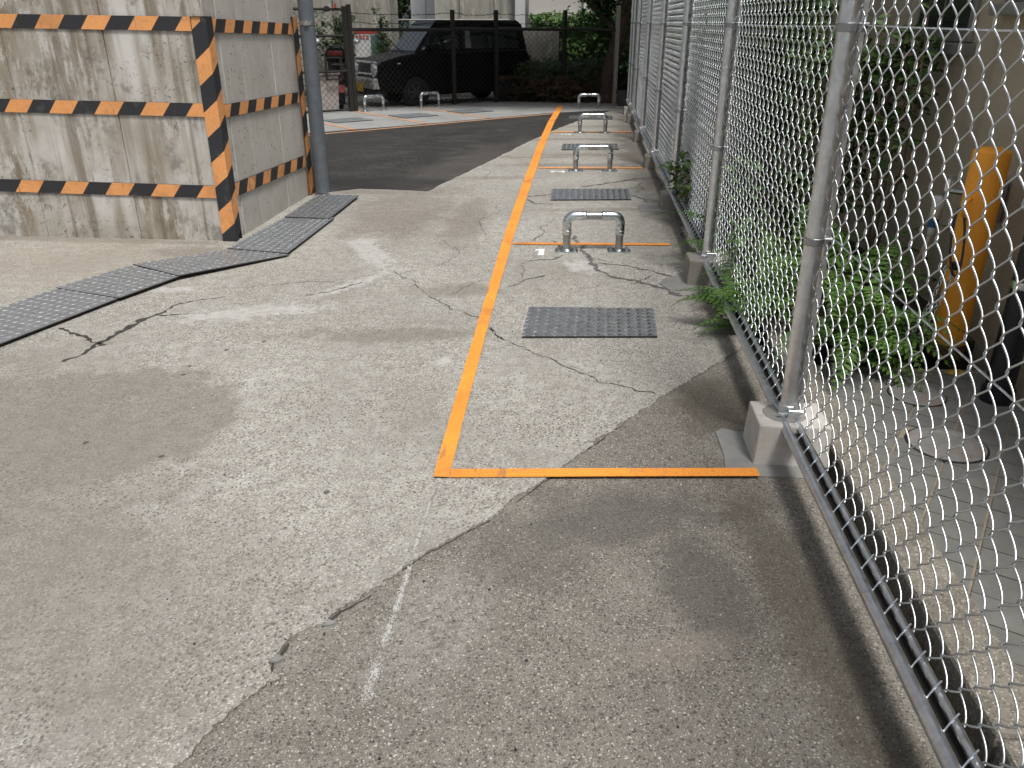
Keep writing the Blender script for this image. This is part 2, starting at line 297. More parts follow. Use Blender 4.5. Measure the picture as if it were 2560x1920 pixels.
# ------------------------------------------------------------------ mesh helpers
def V(*a): return Vector(a)
class MB:
    def __init__(s): s.v = []; s.f = []; s.i = []
    def add(s, vs, fs, mi=0):
        o = len(s.v); s.v += [tuple(x) for x in vs]; s.f += [[o + k for k in f] for f in fs]; s.i += [mi] * len(fs); return s
    def box(s, x0, x1, y0, y1, z0, z1, mi=0, M=None):
        p = [V(x, y, z) for z in (z0, z1) for x, y in ((x0, y0), (x1, y0), (x1, y1), (x0, y1))]
        if M: p = [M @ q for q in p]
        return s.add(p, [(0, 3, 2, 1), (4, 5, 6, 7), (0, 1, 5, 4), (1, 2, 6, 5), (2, 3, 7, 6), (3, 0, 4, 7)], mi)
    def prism(s, poly, z0, z1, mi=0, bottom=True, tz=None):
        """polygon (x,y) from z0 to z1"""
        n = len(poly); b = [(x, y, z0) for x, y in poly]; tp = [(x, y, z1 if tz is None else tz(x, y)) for x, y in poly]
        fs = [tuple(range(n, 2 * n))] + [(k, (k + 1) % n, n + (k + 1) % n, n + k) for k in range(n)]
        if bottom: fs.append(tuple(range(n - 1, -1, -1)))
        return s.add(b + tp, fs, mi)
    def tube(s, pts, r, n=8, mi=0, cap=True, closed=False):
        pts = [V(*p) for p in pts]; m = len(pts); rs = r if isinstance(r, (list, tuple)) else [r] * m
        vs = []; prev = None
        for k, p in enumerate(pts):
            if closed: d = pts[(k + 1) % m] - pts[k - 1]
            else: d = pts[min(k + 1, m - 1)] - pts[max(k - 1, 0)]
            d = d.normalized() if d.length > 1e-9 else V(0, 0, 1)
            if prev is None:
                u = d.cross(V(0, 0, 1)); u = u if u.length > 1e-3 else V(1, 0, 0)
            else: u = prev - d * prev.dot(d)
            u.normalize(); prev = u; w_ = d.cross(u)
            vs += [p + (u * math.cos(2 * math.pi * j / n) + w_ * math.sin(2 * math.pi * j / n)) * rs[k] for j in range(n)]
        fs = []
        for k in range(m if closed else m - 1):
            a, b = k * n, ((k + 1) % m) * n
            fs += [(a + j, a + (j + 1) % n, b + (j + 1) % n, b + j) for j in range(n)]
        if cap and not closed: fs += [tuple(range(n - 1, -1, -1)), tuple(range((m - 1) * n, m * n))]
        return s.add(vs, fs, mi)
    def cyl(s, p0, p1, r0, r1=None, n=16, mi=0): return s.tube([p0, p1], [r0, r0 if r1 is None else r1], n, mi)
    def lathe(s, prof, c=(0, 0, 0), n=20, mi=0, M=None):
        """profile of (r,z) spun about z through c"""
        vs = []
        for r, z in prof: vs += [V(r * math.cos(2 * math.pi * j / n), r * math.sin(2 * math.pi * j / n), z) for j in range(n)]
        vs = [(M @ q if M else q) + V(*c) for q in vs]
        fs = []
        for k in range(len(prof) - 1): fs += [(k * n + j, k * n + (j + 1) % n, (k + 1) * n + (j + 1) % n, (k + 1) * n + j) for j in range(n)]
        fs += [tuple(range(n - 1, -1, -1)), tuple(range((len(prof) - 1) * n, len(prof) * n))]
        return s.add(vs, fs, mi)
    def mesh(s, name, mats, smooth=False):
        me = bpy.data.meshes.new(name); me.from_pydata(s.v, [], s.f)
        for m in (mats if isinstance(mats, (list, tuple)) else [mats]): me.materials.append(MATS[m])
        me.polygons.foreach_set('material_index', s.i)
        if smooth: me.polygons.foreach_set('use_smooth', [True] * len(me.polygons))
        me.update(); return me
    def build(s, name, mats, parent=None, smooth=False, bevel=0, seg=2, world=True, auto=None):
        if parent is not None and world:
            o_ = parent
            off = V(0, 0, 0)
            while o_ is not None: off += o_.location; o_ = o_.parent
            s.v = [(x - off.x, y - off.y, z - off.z) for x, y, z in s.v]
        o = bpy.data.objects.new(name, s.mesh(name, mats, smooth)); COL.objects.link(o)
        if parent is not None: o.parent = parent
        if bevel:
            b = o.modifiers.new('bevel', 'BEVEL'); b.width = bevel; b.segments = seg; b.limit_method = 'ANGLE'; b.angle_limit = R(40)
        if smooth and auto:
            o.data.polygons.foreach_set('use_smooth', [True] * len(o.data.polygons))
            e = o.data.set_sharp_from_angle(angle=R(auto))
        return o
def tag(o, label=None, cat=None, group=None, kind=None):
    if label: o['label'] = label
    if cat: o['category'] = cat
    if group: o['group'] = group
    if kind: o['kind'] = kind
    return o
def thing(name, loc, label, cat, group=None, rz=0):
    o = bpy.data.objects.new(name, None); COL.objects.link(o); o.location = loc; o.rotation_euler = (0, 0, rz); o.empty_display_size = .1
    return tag(o, label, cat, group)
def copy_tree(o, parent=None):
    c = o.copy(); COL.objects.link(c); c.parent = parent
    for ch in [x for x in bpy.data.objects if x.parent == o]: copy_tree(ch, c)
    return c
def link_mesh(name, me, parent=None, loc=(0, 0, 0), rot=(0, 0, 0), sc=1):
    o = bpy.data.objects.new(name, me); COL.objects.link(o); o.parent = parent; o.location = loc; o.rotation_euler = rot; o.scale = (sc, sc, sc) if isinstance(sc, (int, float)) else sc
    return o
def jag(pts, step=.03, amp=.008, seed=0):
    """subdivide a polyline and roughen it"""
    r = random.Random(seed); out = []
    for (x0, y0), (x1, y1) in zip(pts, pts[1:]):
        L = math.hypot(x1 - x0, y1 - y0); n = max(1, int(L / step))
        for k in range(n):
            f = k / n; q = mnoise.noise(V((x0 + (x1 - x0) * f) * 9, (y0 + (y1 - y0) * f) * 9, seed)) * amp * 2 + r.uniform(-amp, amp) * .7
            nx, ny = -(y1 - y0) / L, (x1 - x0) / L
            out.append((x0 + (x1 - x0) * f + nx * q, y0 + (y1 - y0) * f + ny * q))
    return out + [pts[-1]]
def ribbon(mb, pts, w0, w1=None, z=.003, step=.03, amp=.006, seed=0, ragged=.5, mi=0):
    p = jag(pts, step, amp, seed); r = random.Random(seed + 5); n = len(p); vs = []
    for k, (x, y) in enumerate(p):
        a = p[max(0, k - 1)]; b = p[min(n - 1, k + 1)]; d = V(b[0] - a[0], b[1] - a[1], 0).normalized()
        ww = (w0 + ((w0 if w1 is None else w1) - w0) * k / (n - 1)) * (1 + r.uniform(-ragged, ragged)) / 2
        vs += [(x - d.y * ww, y + d.x * ww, z), (x + d.y * ww, y - d.x * ww, z)]
    return mb.add(vs, [(2 * k, 2 * k + 1, 2 * k + 3, 2 * k + 2) for k in range(n - 1)], mi)

# ================================================================== SETTING: ground and pavements
m = MB(); m.add([(-300, -300, -.6), (300, -300, -.6), (300, 300, -.6), (-300, 300, -.6)], [(0, 1, 2, 3)])
tag(m.build('ground', 'soil'), kind='structure')
CRACK = [(-.92, 1.08), (-.83, 1.23), (-.80, 1.36), (-.735, 1.47), (-.755, 1.55), (-.74, 1.62), (-.67, 1.69), (-.64, 1.76), (-.57, 1.83), (-.51, 1.95), (-.45, 2.04), (-.35, 2.15), (-.27, 2.24), (-.2, 2.36), (-.04, 2.59), (.03, 2.72), (.19, 2.97), (.35, 3.21), (.52, 3.44), (.69, 3.67), (.885, 3.95)]
edge_line = jag(CRACK, .012, .009, 3)
poly = [(-30, -5), (-1.3, -5), (-1.1, .3), (-1.0, .9)] + edge_line + [(.885, 17.0), (-1.5, 18.5), (-30, 18.5)]
pav = tag(MB().prism(poly, -.55, 0).build('pavement', 'pavement'), kind='structure')
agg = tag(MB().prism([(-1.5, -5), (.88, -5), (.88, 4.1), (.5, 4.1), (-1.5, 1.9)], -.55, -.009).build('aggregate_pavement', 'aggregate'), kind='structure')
# asphalt and new slab beyond
asp = [(-9, 7.72), (-2.46, 7.68), (-2.18, 7.87), (-1.8, 7.86), (-1.49, 7.81), (-1.36, 8.48), (-1.08, 9.79), (-.72, 11.61), (-.45, 12.78), (-.07, 14.19), (.35, 15.33), (.50, 15.9)]
asp = jag(asp, .12, .012, 5) + [(-.5, 15.6), (-3.9, 12.3), (-9, 7.9)]
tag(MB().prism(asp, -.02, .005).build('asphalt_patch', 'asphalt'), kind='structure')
slabp = [(-9.5, 7.2), (-3.9, 12.17), (-2.86, 13.05), (-1.43, 14.42), (-.58, 15.26), (.10, 15.66), (.55, 15.80), (.55, 16.35), (-.4, 16.7), (-1.7, 17.25), (-4.25, 15.28), (-9.5, 10.8)]
tag(MB().prism(slabp, -.03, .014).build('concrete_slab', 'new_slab', bevel=.006), kind='structure')
lot = [(-40, 9.0), (-9.5, 10.2), (-4.1, 15.0), (-1.6, 17.0), (.5, 16.2), (4, 16.2), (4, 60), (-40, 60)]
tag(MB().prism(lot, -.2, -.02).build('parking_lot', 'soil'), kind='structure')

# cracks and their fillings belong to the pavement
def crack(pts, w0, w1=None, mat='crack_dark', z=.002, seed=0, amp=.011, step=.022, ragged=.85):
    w0 *= .72; w1 = w1 and w1 * .72; m = MB(); ribbon(m, pts, w0, w1, z, step, amp, seed, ragged); return m.build('crack', mat, pav)
crack([(-2.47, 3.40), (-2.43, 3.53), (-2.43, 3.67), (-2.41, 3.82), (-2.40, 4.01), (-2.36, 4.08)], .018, .05, seed=1)
crack([(-2.36, 4.08), (-2.29, 4.10), (-2.14, 4.13)], .03, .008, seed=2)
crack([(-2.36, 4.10), (-2.33, 4.25), (-2.26, 4.36), (-2.1, 4.45)], .018, .004, seed=22)
crack([(-2.77, 3.85), (-2.59, 3.74), (-2.40, 3.62)], .02, .035, seed=3)
crack([(-2.13, 4.62), (-1.9, 4.70), (-1.7, 4.80), (-1.45, 4.78)], .004, .006, seed=4)
crack([(-1.62, 4.50), (-1.49, 4.62), (-1.36, 4.80)], .006, .012, seed=5)
crack([(-1.23, 5.07), (-1.08, 4.88), (-.94, 4.64), (-.74, 4.36), (-.54, 4.20), (-.37, 3.87), (-.22, 3.72), (-.07, 3.57), (.11, 3.40), (.36, 3.27)], .006, .007, seed=6, amp=.014)
crack([(-.47, 4.05), (-.42, 3.95), (-.37, 3.87)], .012, .012, seed=7)
crack([(-.44, 4.78), (-.33, 4.95), (-.22, 5.05)], .006, .018, seed=8)
crack([(-.36, 5.0), (-.39, 5.3), (-.30, 5.5)], .005, .004, seed=9)
crack([(-1.05, 5.95), (-.85, 5.6), (-.9, 5.3), (-1.0, 5.15)], .004, .004, seed=10)
crack([(-.62, 4.9), (-.7, 4.75), (-.75, 4.6)], .006, .003, seed=21)
crack([(-.22, 6.75), (-.25, 6.5), (-.32, 6.4), (-.27, 6.2), (-.36, 5.95)], .005, .009, seed=11)
crack([(-.75, 7.2), (-.7, 6.9), (-.85, 6.6), (-.75, 6.2)], .005, .005, seed=12)
crack([(-1.25, 9.3), (-1.0, 9.0), (-1.02, 8.6)], .008, .006, seed=13)
crack([(-1.4, 6.9), (-1.1, 6.6), (-.75, 6.45)], .004, .004, seed=14)
crack([(.35, 4.92), (.42, 5.02), (.47, 5.12)], .008, .01, seed=15)
# dark sealed cracks near the first bar
for pts, a, b, sd_ in (([(-.03, 6.13), (-.02, 5.95), (.03, 5.75), (.05, 5.56), (.08, 5.42), (.11, 5.26), (.19, 5.08), (.34, 5.0), (.5, 4.85), (.62, 4.70)], .03, .06, 31),
                       ([(.11, 5.4), (.3, 5.33), (.5, 5.2), (.63, 5.08)], .015, .03, 32), ([(-.22, 5.95), (-.12, 5.78), (-.10, 5.70)], .02, .05, 33),
                       ([(-.35, 5.4), (-.2, 5.43), (-.12, 5.55)], .015, .04, 34), ([(-.5, 7.62), (-.28, 7.75)], .04, .03, 35), ([(-.5, 7.5), (-.42, 7.3), (-.25, 7.32)], .04, .02, 36),
                       ([(.46, 7.75), (.56, 7.65), (.62, 7.35), (.6, 7.1)], .03, .04, 37), ([(.0, 8.15), (.3, 8.4), (.6, 8.7), (.8, 8.75)], .05, .06, 38), ([(.52, 7.9), (.6, 8.1), (.58, 8.4)], .02, .02, 39),
                       ([(.05, 5.56), (.14, 5.46), (.18, 5.42)], .02, .02, 40)):
    crack(pts, a * .85, b * .8, 'crack_fill', .0025, sd_, .016, .02, .75)
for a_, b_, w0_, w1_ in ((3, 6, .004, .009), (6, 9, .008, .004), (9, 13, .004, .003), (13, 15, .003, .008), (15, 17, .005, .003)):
    m = MB(); ribbon(m, [(x + .006, y - .005) for x, y in CRACK[a_:b_]], w0_, w1_, -.0065, .02, .004, a_, .6); m.build('edge_crack_shadow', 'crack_dark', agg)  # dark ribbons paint the ledge's shadow line along the cracked edge
# shadow gap along the ledge of the broken edge: loose shards left lying against it
for k, (x, y, sx) in enumerate(((-.755, 1.555, .03), (-.735, 1.49, .035), (-.66, 1.70, .03), (-.545, 1.875, .02), (.0, 2.655, .015))):
    r_ = random.Random(k); n = 7
    pl = [(x + math.cos(a * 6.283 / n) * sx * r_.uniform(.6, 1.1), y + math.sin(a * 6.283 / n) * sx * .6 * r_.uniform(.6, 1.1)) for a in range(n)]
    MB().prism(pl, -.009, -.002).build('broken_shard', 'pavement' if k % 2 else 'mortar', agg)
# chalk snap line
m = MB(); r_ = random.Random(4)
for k in range(2600):
    f = r_.random(); x = -.478 - .004 * f; y = 2.44 - 1.0 * f; f *= .75
    if mnoise.noise(V(y * 9, 3, 0)) < -.25 + .2 * r_.random(): continue
    s_ = r_.uniform(.0007, .0022); xx = x + r_.gauss(0, .0025 + .010 * f * f); a = r_.random() * 3
    r0_ = k * 6e-7
    m.add([(xx + s_ * math.cos(a + j * 1.57), y + s_ * 1.6 * math.sin(a + j * 1.57), (.0015 if y > 2.03 else -.0078) + r0_) for j in range(4)], [(0, 1, 2, 3)])
tag(m.build('chalk_line', 'chalk'), 'faint white chalk line running towards the camera from the orange corner', 'chalk line', kind='stuff')

# mortar patches beside the fence
mp = MB().prism(jag([(.56, 2.60), (.88, 2.60)], .03, .004, 1)[:-1] + [(.88, 2.60), (.88, 2.95), (.655, 2.95), (.60, 2.97), (.57, 2.94), (.575, 2.75)], -.05, -.004)
tag(mp.build('mortar_patch', 'mortar'), 'smooth grey mortar patch around the nearest fence block', 'mortar patch', 'mortar patches round the fence blocks')
mp = MB().prism(jag([(.56, 4.80), (.88, 4.80)], .03, .006, 2)[:-1] + [(.88, 4.80), (.88, 5.2), (.66, 5.2), (.62, 5.1), (.55, 5.05), (.5, 4.93)], -.05, .004)
tag(mp.build('mortar_patch', 'mortar'), 'grey mortar patch around the second fence block by the first hoop', 'mortar patch', 'mortar patches round the fence blocks')
mp = MB().prism(jag([(.52, 7.05), (.88, 7.05)], .03, .006, 2)[:-1] + [(.88, 7.05), (.88, 7.4), (.6, 7.42), (.5, 7.3)], -.05, .004)
tag(mp.build('mortar_patch', 'mortar'), 'grey mortar patch at the third fence block', 'mortar patch', 'mortar patches round the fence blocks')

# ================================================================== painted lines and numbers
def strip(name, pts, ws, z, label, cat='painted line', group=None, mat='orange_paint'):
    m = MB(); n = len(pts); r_ = random.Random(len(label)); P = []; W = []
    for k in range(n - 1):
        L = math.hypot(pts[k + 1][0] - pts[k][0], pts[k + 1][1] - pts[k][1]); q = max(1, int(L / .12))
        for j in range(q):
            f = j / q; P.append((pts[k][0] + (pts[k + 1][0] - pts[k][0]) * f, pts[k][1] + (pts[k + 1][1] - pts[k][1]) * f)); W.append(ws[k] + (ws[k + 1] - ws[k]) * f)
    P.append(pts[-1]); W.append(ws[-1]); vs = []
    for k, p in enumerate(P):
        a = P[max(0, k - 1)]; b = P[min(len(P) - 1, k + 1)]; d = V(b[0] - a[0], b[1] - a[1], 0).normalized(); ww = W[k] / 2
        vs += [(p[0] - d.y * (ww + r_.uniform(-.0015, .0015)), p[1] + d.x * ww, z), (p[0] + d.y * (ww + r_.uniform(-.0015, .0015)), p[1] - d.x * ww, z)]
    m.add(vs, [(2 * k, 2 * k + 1, 2 * k + 3, 2 * k + 2) for k in range(len(P) - 1)])
    o = m.build(name, mat); s = o.modifiers.new('thick', 'SOLIDIFY'); s.thickness = .002; s.offset = -1
    return tag(o, label, cat, group)
LG = 'orange bay lines'
strip('orange_line', [(-.468, 2.475), (-.49, 3.25), (-.515, 4.42), (-.545, 6.15), (-.557, 8.2), (-.56, 11.2), (-.537, 13.9), (-.48, 15.9), (-.47, 16.5)], [.058, .058, .062, .076, .09, .10, .108, .11, .11], .018 * 0 + .0085, 'long orange line running away beside the row of steel hoops', group=LG).modifiers.clear()
for o in [bpy.data.objects['orange_line']]:
    for v in o.data.vertices:
        if v.co.y > 15.1: v.co.z = .019
strip('orange_line', [(-.438, 2.508), (.1, 2.56), (.676, 2.612)], [.058, .056, .056], .0065, 'short orange line nearest the camera ending at the fence block', group=LG)
strip('orange_line', [(-.49, 5.845), (.663, 5.915)], [.055, .055], .0065, 'orange bay line passing behind the first steel hoop', group=LG)
strip('orange_line', [(-.49, 9.25), (.671, 9.335)], [.06, .06], .0065, 'orange bay line passing behind the second steel hoop', group=LG)
strip('orange_line', [(-.47, 12.5), (.714, 12.6)], [.07, .07], .0085, 'orange bay line passing behind the third steel hoop', group=LG)
strip('orange_line', [(-5.6, 10.35), (-3.73, 12.02), (-2.54, 13.15), (-1.59, 14.10), (-.55, 15.08)], [.07] * 5, .0095, 'orange line along the front edge of the far pale slab', group=LG, mat='faded_orange')
for a, b, l in (((-3.46, 12.45), (-5.0, 14.1), 'leftmost short orange line on the far pale slab'), ((-2.53, 13.33), (-4.15, 15.1), 'middle short orange line on the far pale slab'), ((-1.62, 14.22), (-3.2, 15.95), 'rightmost short orange line on the far pale slab')):
    strip('orange_line', [a, b], [.08, .08], .0185, l, group=LG, mat='faded_orange')
def digit(ch, x, y, rz, size, z, label):
    cu = bpy.data.curves.new('digit', 'FONT'); cu.body = ch; cu.size = size; cu.align_x = 'CENTER'; cu.align_y = 'CENTER'; cu.extrude = .0008; cu.offset = size * .035
    tmp = bpy.data.objects.new('digit_tmp', cu); COL.objects.link(tmp)
    dg = bpy.context.evaluated_depsgraph_get(); me = bpy.data.meshes.new_from_object(tmp.evaluated_get(dg)); bpy.data.objects.remove(tmp)
    me.materials.clear(); me.materials.append(MATS['white_paint'])
    o = bpy.data.objects.new('painted_number', me); COL.objects.link(o); o.location = (x, y, z); o.rotation_euler = (0, 0, rz)
    return tag(o, label, 'number', 'white bay numbers on the ground')
tag(MB().prism([(-.292, 5.545), (-.252, 5.545), (-.252, 5.715), (-.285, 5.715), (-.318, 5.69), (-.318, 5.655), (-.292, 5.672)], .001, .0035).build('painted_number', 'white_paint'), 'white painted number 1 by the first steel hoop', 'number', 'white bay numbers on the ground')
digit('2', -.265, 9.02, R(90), .21, .0035, 'white painted number 2 by the second steel hoop')
digit('3', -.25, 12.24, R(90), .2, .0035, 'white painted number 3 by the third steel hoop')
digit('4', -.29, 15.63, R(90), .2, .0085, 'white painted number 4 by the farthest steel hoop')

# ================================================================== tread plates
LUG = {}
def lug_verts(L, W, H):
    return [(-L, 0, 0), (-L * .45, -W, 0), (L * .45, -W, 0), (L, 0, 0), (L * .45, W, 0), (-L * .45, W, 0), (-L * .5, 0, H), (L * .5, 0, H)], \
           [(0, 1, 6), (1, 2, 7, 6), (2, 3, 7), (3, 4, 7), (4, 5, 6, 7), (5, 0, 6)]
def tread_plate(name, corners, z0, z1, label, group, pitch, lug, mat='tread_plate', thick=.006, ang=(45, -45), cat='steel plate', skip=None, edgemat='plate_edge', lugmat=None):
    """corners: near-left, near-right, far-right, far-left (x,y,z); raised lugs cover the top"""
    c = [V(*p) for p in corners]; base = sum(c, V(0, 0, 0)) / 4
    t_ = thing(name, base, label, cat, group)
    m = MB(); d = V(0, 0, -thick)
    m.add(c + [p + d for p in c], [(0, 1, 2, 3)], 0); m.add([p for p in c] + [p + d for p in c], [(4, 7, 6, 5), (0, 4, 5, 1), (1, 5, 6, 2), (2, 6, 7, 3), (3, 7, 4, 0)], 1)
    m.build('plate', [mat, edgemat], t_)
    u = (c[1] - c[0] + c[2] - c[3]) / 2; v = (c[3] - c[0] + c[2] - c[1]) / 2
    nu, nv = max(1, round(u.length / pitch)), max(1, round(v.length / pitch)); nrm = u.cross(v).normalized()
    m = MB(); lv, lf = lug_verts(*lug)
    for i in range(nu * 2):
        for j in range(nv * 2):
            if (i + j) % 2: continue
            fu, fv = (i + .5) / (nu * 2), (j + .5) / (nv * 2)
            p = c[0] * (1 - fu) * (1 - fv) + c[1] * fu * (1 - fv) + c[2] * fu * fv + c[3] * (1 - fu) * fv
            if skip and skip(fu, fv): continue
            a = R(ang[(i % 2)]) + math.atan2(u.y, u.x); ca, sa = math.cos(a), math.sin(a)
            ux = u.normalized(); vx = nrm.cross(ux); a0 = R(ang[i % 2])
            m.add([p + ux * (x * math.cos(a0) - y * math.sin(a0)) + vx * (x * math.sin(a0) + y * math.cos(a0)) + nrm * z for x, y, z in lv], lf)
    tag(m.build('tread_lugs', lugmat or 'bright_zinc', t_), kind='stuff')
    return t_
PG = 'steel tread plates set in the parking bays'
for cs, lb in (([(-.283, 3.906), (.418, 3.972), (.432, 4.421), (-.279, 4.382)], 'nearest steel tread plate in the bay beside the orange line'),
               ([(-.281, 7.45), (.457, 7.532), (.46, 8.04), (-.291, 7.97)], 'second steel tread plate, between the first and second hoops'),
               ([(-.28, 10.65), (.46, 10.75), (.45, 11.25), (-.28, 11.18)], 'third steel tread plate, seen through the second hoop'),
               ([(-.26, 14.23), (.47, 14.29), (.48, 14.83), (-.26, 14.77)], 'farthest steel tread plate, seen through the third hoop')):
    tread_plate('tread_plate', [(x, y, .012) for x, y in cs], 0, 0, lb, PG, .056, (.022, .0048, .0034), thick=.011)
for cx, cy, lb in ((-3.9, 13.66, 'leftmost dark plate on the far pale slab'), (-2.96, 14.46, 'middle dark plate on the far pale slab'), (-2.08, 15.31, 'rightmost dark plate on the far pale slab')):
    u = V(.735, .678, 0) * .34; v = V(-.69, .72, 0) * .26; c = V(cx, cy, .024)
    tread_plate('tread_plate', [c - u - v, c + u - v, c + u + v, c - u + v], 0, 0, lb, PG, .06, (.02, .0055, .003), 'ramp_plate', thick=.009, lugmat='ramp_plate')
RG = 'steel gutter ramp plates along the concrete pier'
RP = (('big grey ramp plate cut by the left picture edge', [(-3.15, 2.6, .022), (-2.69, 4.30, .022), (-3.18, 4.48, .016), (-3.62, 2.75, .016)]),
      ('grey ramp plate with raised end, second from the left edge', [(-2.68, 4.30, .026), (-2.53, 4.76, .026), (-2.99, 5.0, .018), (-3.18, 4.47, .022)]),
      ('grey ramp plate in front of the striped pier corner', [(-2.53, 4.745, .034), (-2.02, 5.36, .016), (-2.49, 5.49, .013), (-2.97, 5.0, .026)]),
      ('grey ramp plate beside the pier side wall', [(-2.04, 5.37, .024), (-2.04, 6.52, .02), (-2.45, 6.60, .018), (-2.52, 5.48, .02)]),
      ('shiny ramp plate at the foot of the grey pole', [(-2.06, 6.45, .028), (-2.07, 7.42, .026), (-2.46, 7.44, .026), (-2.45, 6.48, .028)]))
for k, (lb, c) in enumerate(RP):
    c = [c[0], c[1], c[2], c[3]]
    sk = (lambda fu, fv: fv > .3 and fv < .75 and .0 < fu < 0) if k != 3 else (lambda fu, fv: .78 < fu < .97 and fv > .35)
    tread_plate('ramp_plate', c, 0, 0, lb, RG, .058, (.017, .0048, .0028), 'ramp_plate' if k != 4 else 'tread_plate', thick=.007, skip=sk, lugmat='galvanised' if k != 4 else 'bright_zinc')

# ================================================================== steel hoops
def make_hoop():
    t_ = thing('steel_hoop', (0, 0, 0), '', 'hoop')
    r, W, H, B = .0295, .375, .255, .085; x0, x1 = -W / 2, W / 2
    for x in (x0, x1): MB().cyl((x, 0, .004), (x, 0, H - .10), r * .93, n=20).build('upright', 'pipe_steel', t_, smooth=True, auto=40, world=False)
    MB().cyl((x0 + .09, 0, H), (x1 - .09, 0, H), r * .93, n=20).build('top_bar', 'pipe_steel', t_, smooth=True, auto=40, world=False)
    for sx in (1, -1):
        X = x0 if sx == 1 else x1; m = MB(); pts = [(X, 0, H - .13), (X, 0, H - .052)]
        for k in range(1, 8):
            a = k / 8 * math.pi / 2; pts.append((X + sx * .052 * (1 - math.cos(a)), 0, H - .052 + .052 * math.sin(a)))
        pts += [(X + sx * .052, 0, H), (X + sx * .135, 0, H)]
        m.tube(pts, r * 1.1, 20)
        for z in (H - .128, H - .103): m.tube([(X, 0, z - .004), (X, 0, z), (X, 0, z + .004)], [r * 1.1, r * 1.17, r * 1.1], 20, cap=False)
        for x in (.107, .131): m.tube([(X + sx * (x - .004), 0, H), (X + sx * x, 0, H), (X + sx * (x + .004), 0, H)], [r * 1.1, r * 1.17, r * 1.1], 20, cap=False)
        e = m.build('elbow_clamp', 'bright_zinc', t_, smooth=True, auto=50, world=False)
        for p, d in (((X + sx * .012, -r, H - .062), (0, -1, 0)), ((X + sx * .062, -r, H - .014), (0, -1, 0)), ((X + sx * .004, -r * .98, H - .115), (0, -1, 0))):
            p = V(*p); MB().tube([p, p + V(0, -.009, 0), p + V(0, -.0092, 0), p + V(0, -.014, 0)], [.0115, .010, .006, .005], 6).build('clamp_bolt', 'bright_zinc', e, world=False)
        m = MB(); q = [(X + .078 * math.cos(a) * (1 if abs(math.cos(a)) > .5 else .9), .056 * math.sin(a)) for a in [k * math.pi / 8 for k in range(16)]]
        m.prism([(X - .075, -.05), (X + .075, -.05), (X + .082, -.03), (X + .082, .03), (X + .075, .05), (X - .075, .05), (X - .082, .03), (X - .082, -.03)], .0005, .008)
        m.lathe([(r * 1.25, .008), (r * 1.25, .014), (r * .95, .020)], (X, 0, 0), 20)
        f = m.build('foot_flange', 'bright_zinc', t_, bevel=.0015, world=False)
        for bx in (-.058, .058):
            for by in (-.033, .033): MB().tube([(X + bx, by, .007), (X + bx, by, .018), (X + bx, by, .0182), (X + bx, by, .03)], [.012, .0115, .006, .0045], 6).build('anchor_bolt', 'clamp_steel', f, world=False)
    return t_
HG = 'galvanised steel hoops for chaining bikes'
hoops = [((.0925, 5.69), R(4.5), 'nearest galvanised steel hoop, by the number 1'), ((.11, 9.10), R(5), 'second nearest steel hoop, by the number 2'), ((.125, 12.43), R(5), 'third steel hoop, by the number 3'), ((.075, 15.98), R(8), 'farthest hoop of the fence row, before the dark hedge'),
         ((-3.83, 15.22), R(41), 'left hoop on the far slab, before the car bumper'), ((-2.94, 16.01), R(37), 'right hoop on the far slab, before the car door')]
h0 = make_hoop()
for k, (p, a, lb) in enumerate(hoops):
    o = h0 if k == 0 else copy_tree(h0)
    o.location = (p[0], p[1], .0145 if k > 3 else (.0055 if k == 3 else .0005)); o.rotation_euler = (0, 0, a); tag(o, lb, group=HG)

# ================================================================== concrete pier with hazard strips
FX, FY = -2.58, 5.76      # right face x, front face y
pier = thing('concrete_pier', (-4.5, 7, 0), 'broad concrete pier with orange and black hazard strips', 'pier')
xs = [-6.35, -5.58, -4.82, -4.05, -3.31, FX]
for a, b in zip(xs, xs[1:]):
    MB().box(a + .0022, b - .0022, FY + rnd.uniform(-.003, .002), FY + .2, 0 - .02, 6.2).build('formwork_panel', 'pier_concrete', pier, bevel=.004, seg=1)
ys = [FY, 6.33, 6.97, 7.60]
for a, b in zip(ys, ys[1:]):
    MB().box(FX - .2, FX + rnd.uniform(-.002, .003), a + (.21 if a == FY else .0015), b - .0015, -.02, 6.2).build('formwork_panel', 'pier_side_concrete', pier, bevel=.004, seg=1)
MB().box(-6.34, FX - .012, FY + .05, 7.59, -.02, 6.19).build('core', 'pier_side_concrete', pier)
# horizontal strips: boards with slanted colour blocks
def hstrip(along, edges, first_orange, z0, z1, tilt, slant, start, end, face):
    """along: function (s, z, out) -> point; colour blocks bounded by slanted edges"""
    m = MB(); bnd = [start] + [e for e in edges if start < e < end] + [end]; n = len(bnd); th = .012
    org = first_orange if (n - 1) % 2 else not first_orange
    for k in range(n - 1):
        def X(s, up): return min(max(s + (slant if up else 0) if 0 < bnd.index(s) < n - 1 else s, start), end)
        a, b = bnd[k], bnd[k + 1]; q = []
        for s, up in ((a, 0), (b, 0), (b, 1), (a, 1)):
            ss = X(s, up); q.append(along(ss, (z1 if up else z0) + tilt(ss), th))
        m.add(q, [(0, 1, 2, 3)], 0 if org else 1); org = not org
    for z in (0, 1):
        q = [along(start, (z1 if z else z0) + tilt(start), th), along(end, (z1 if z else z0) + tilt(end), th), along(end, (z1 if z else z0) + tilt(end), -.004), along(start, (z1 if z else z0) + tilt(start), -.004)]
        m.add(q, [(0, 1, 2, 3)] if not z else [(3, 2, 1, 0)], 1)
    return m.build('hazard_strip', ['hazard_orange', 'hazard_black'], pier)
front = lambda s, z, o: (s, FY - o, z)
side = lambda s, z, o: (FX + o, s, z)
tf = lambda s: max(0, (-2.6 - s)) * .014
P_ = .1665
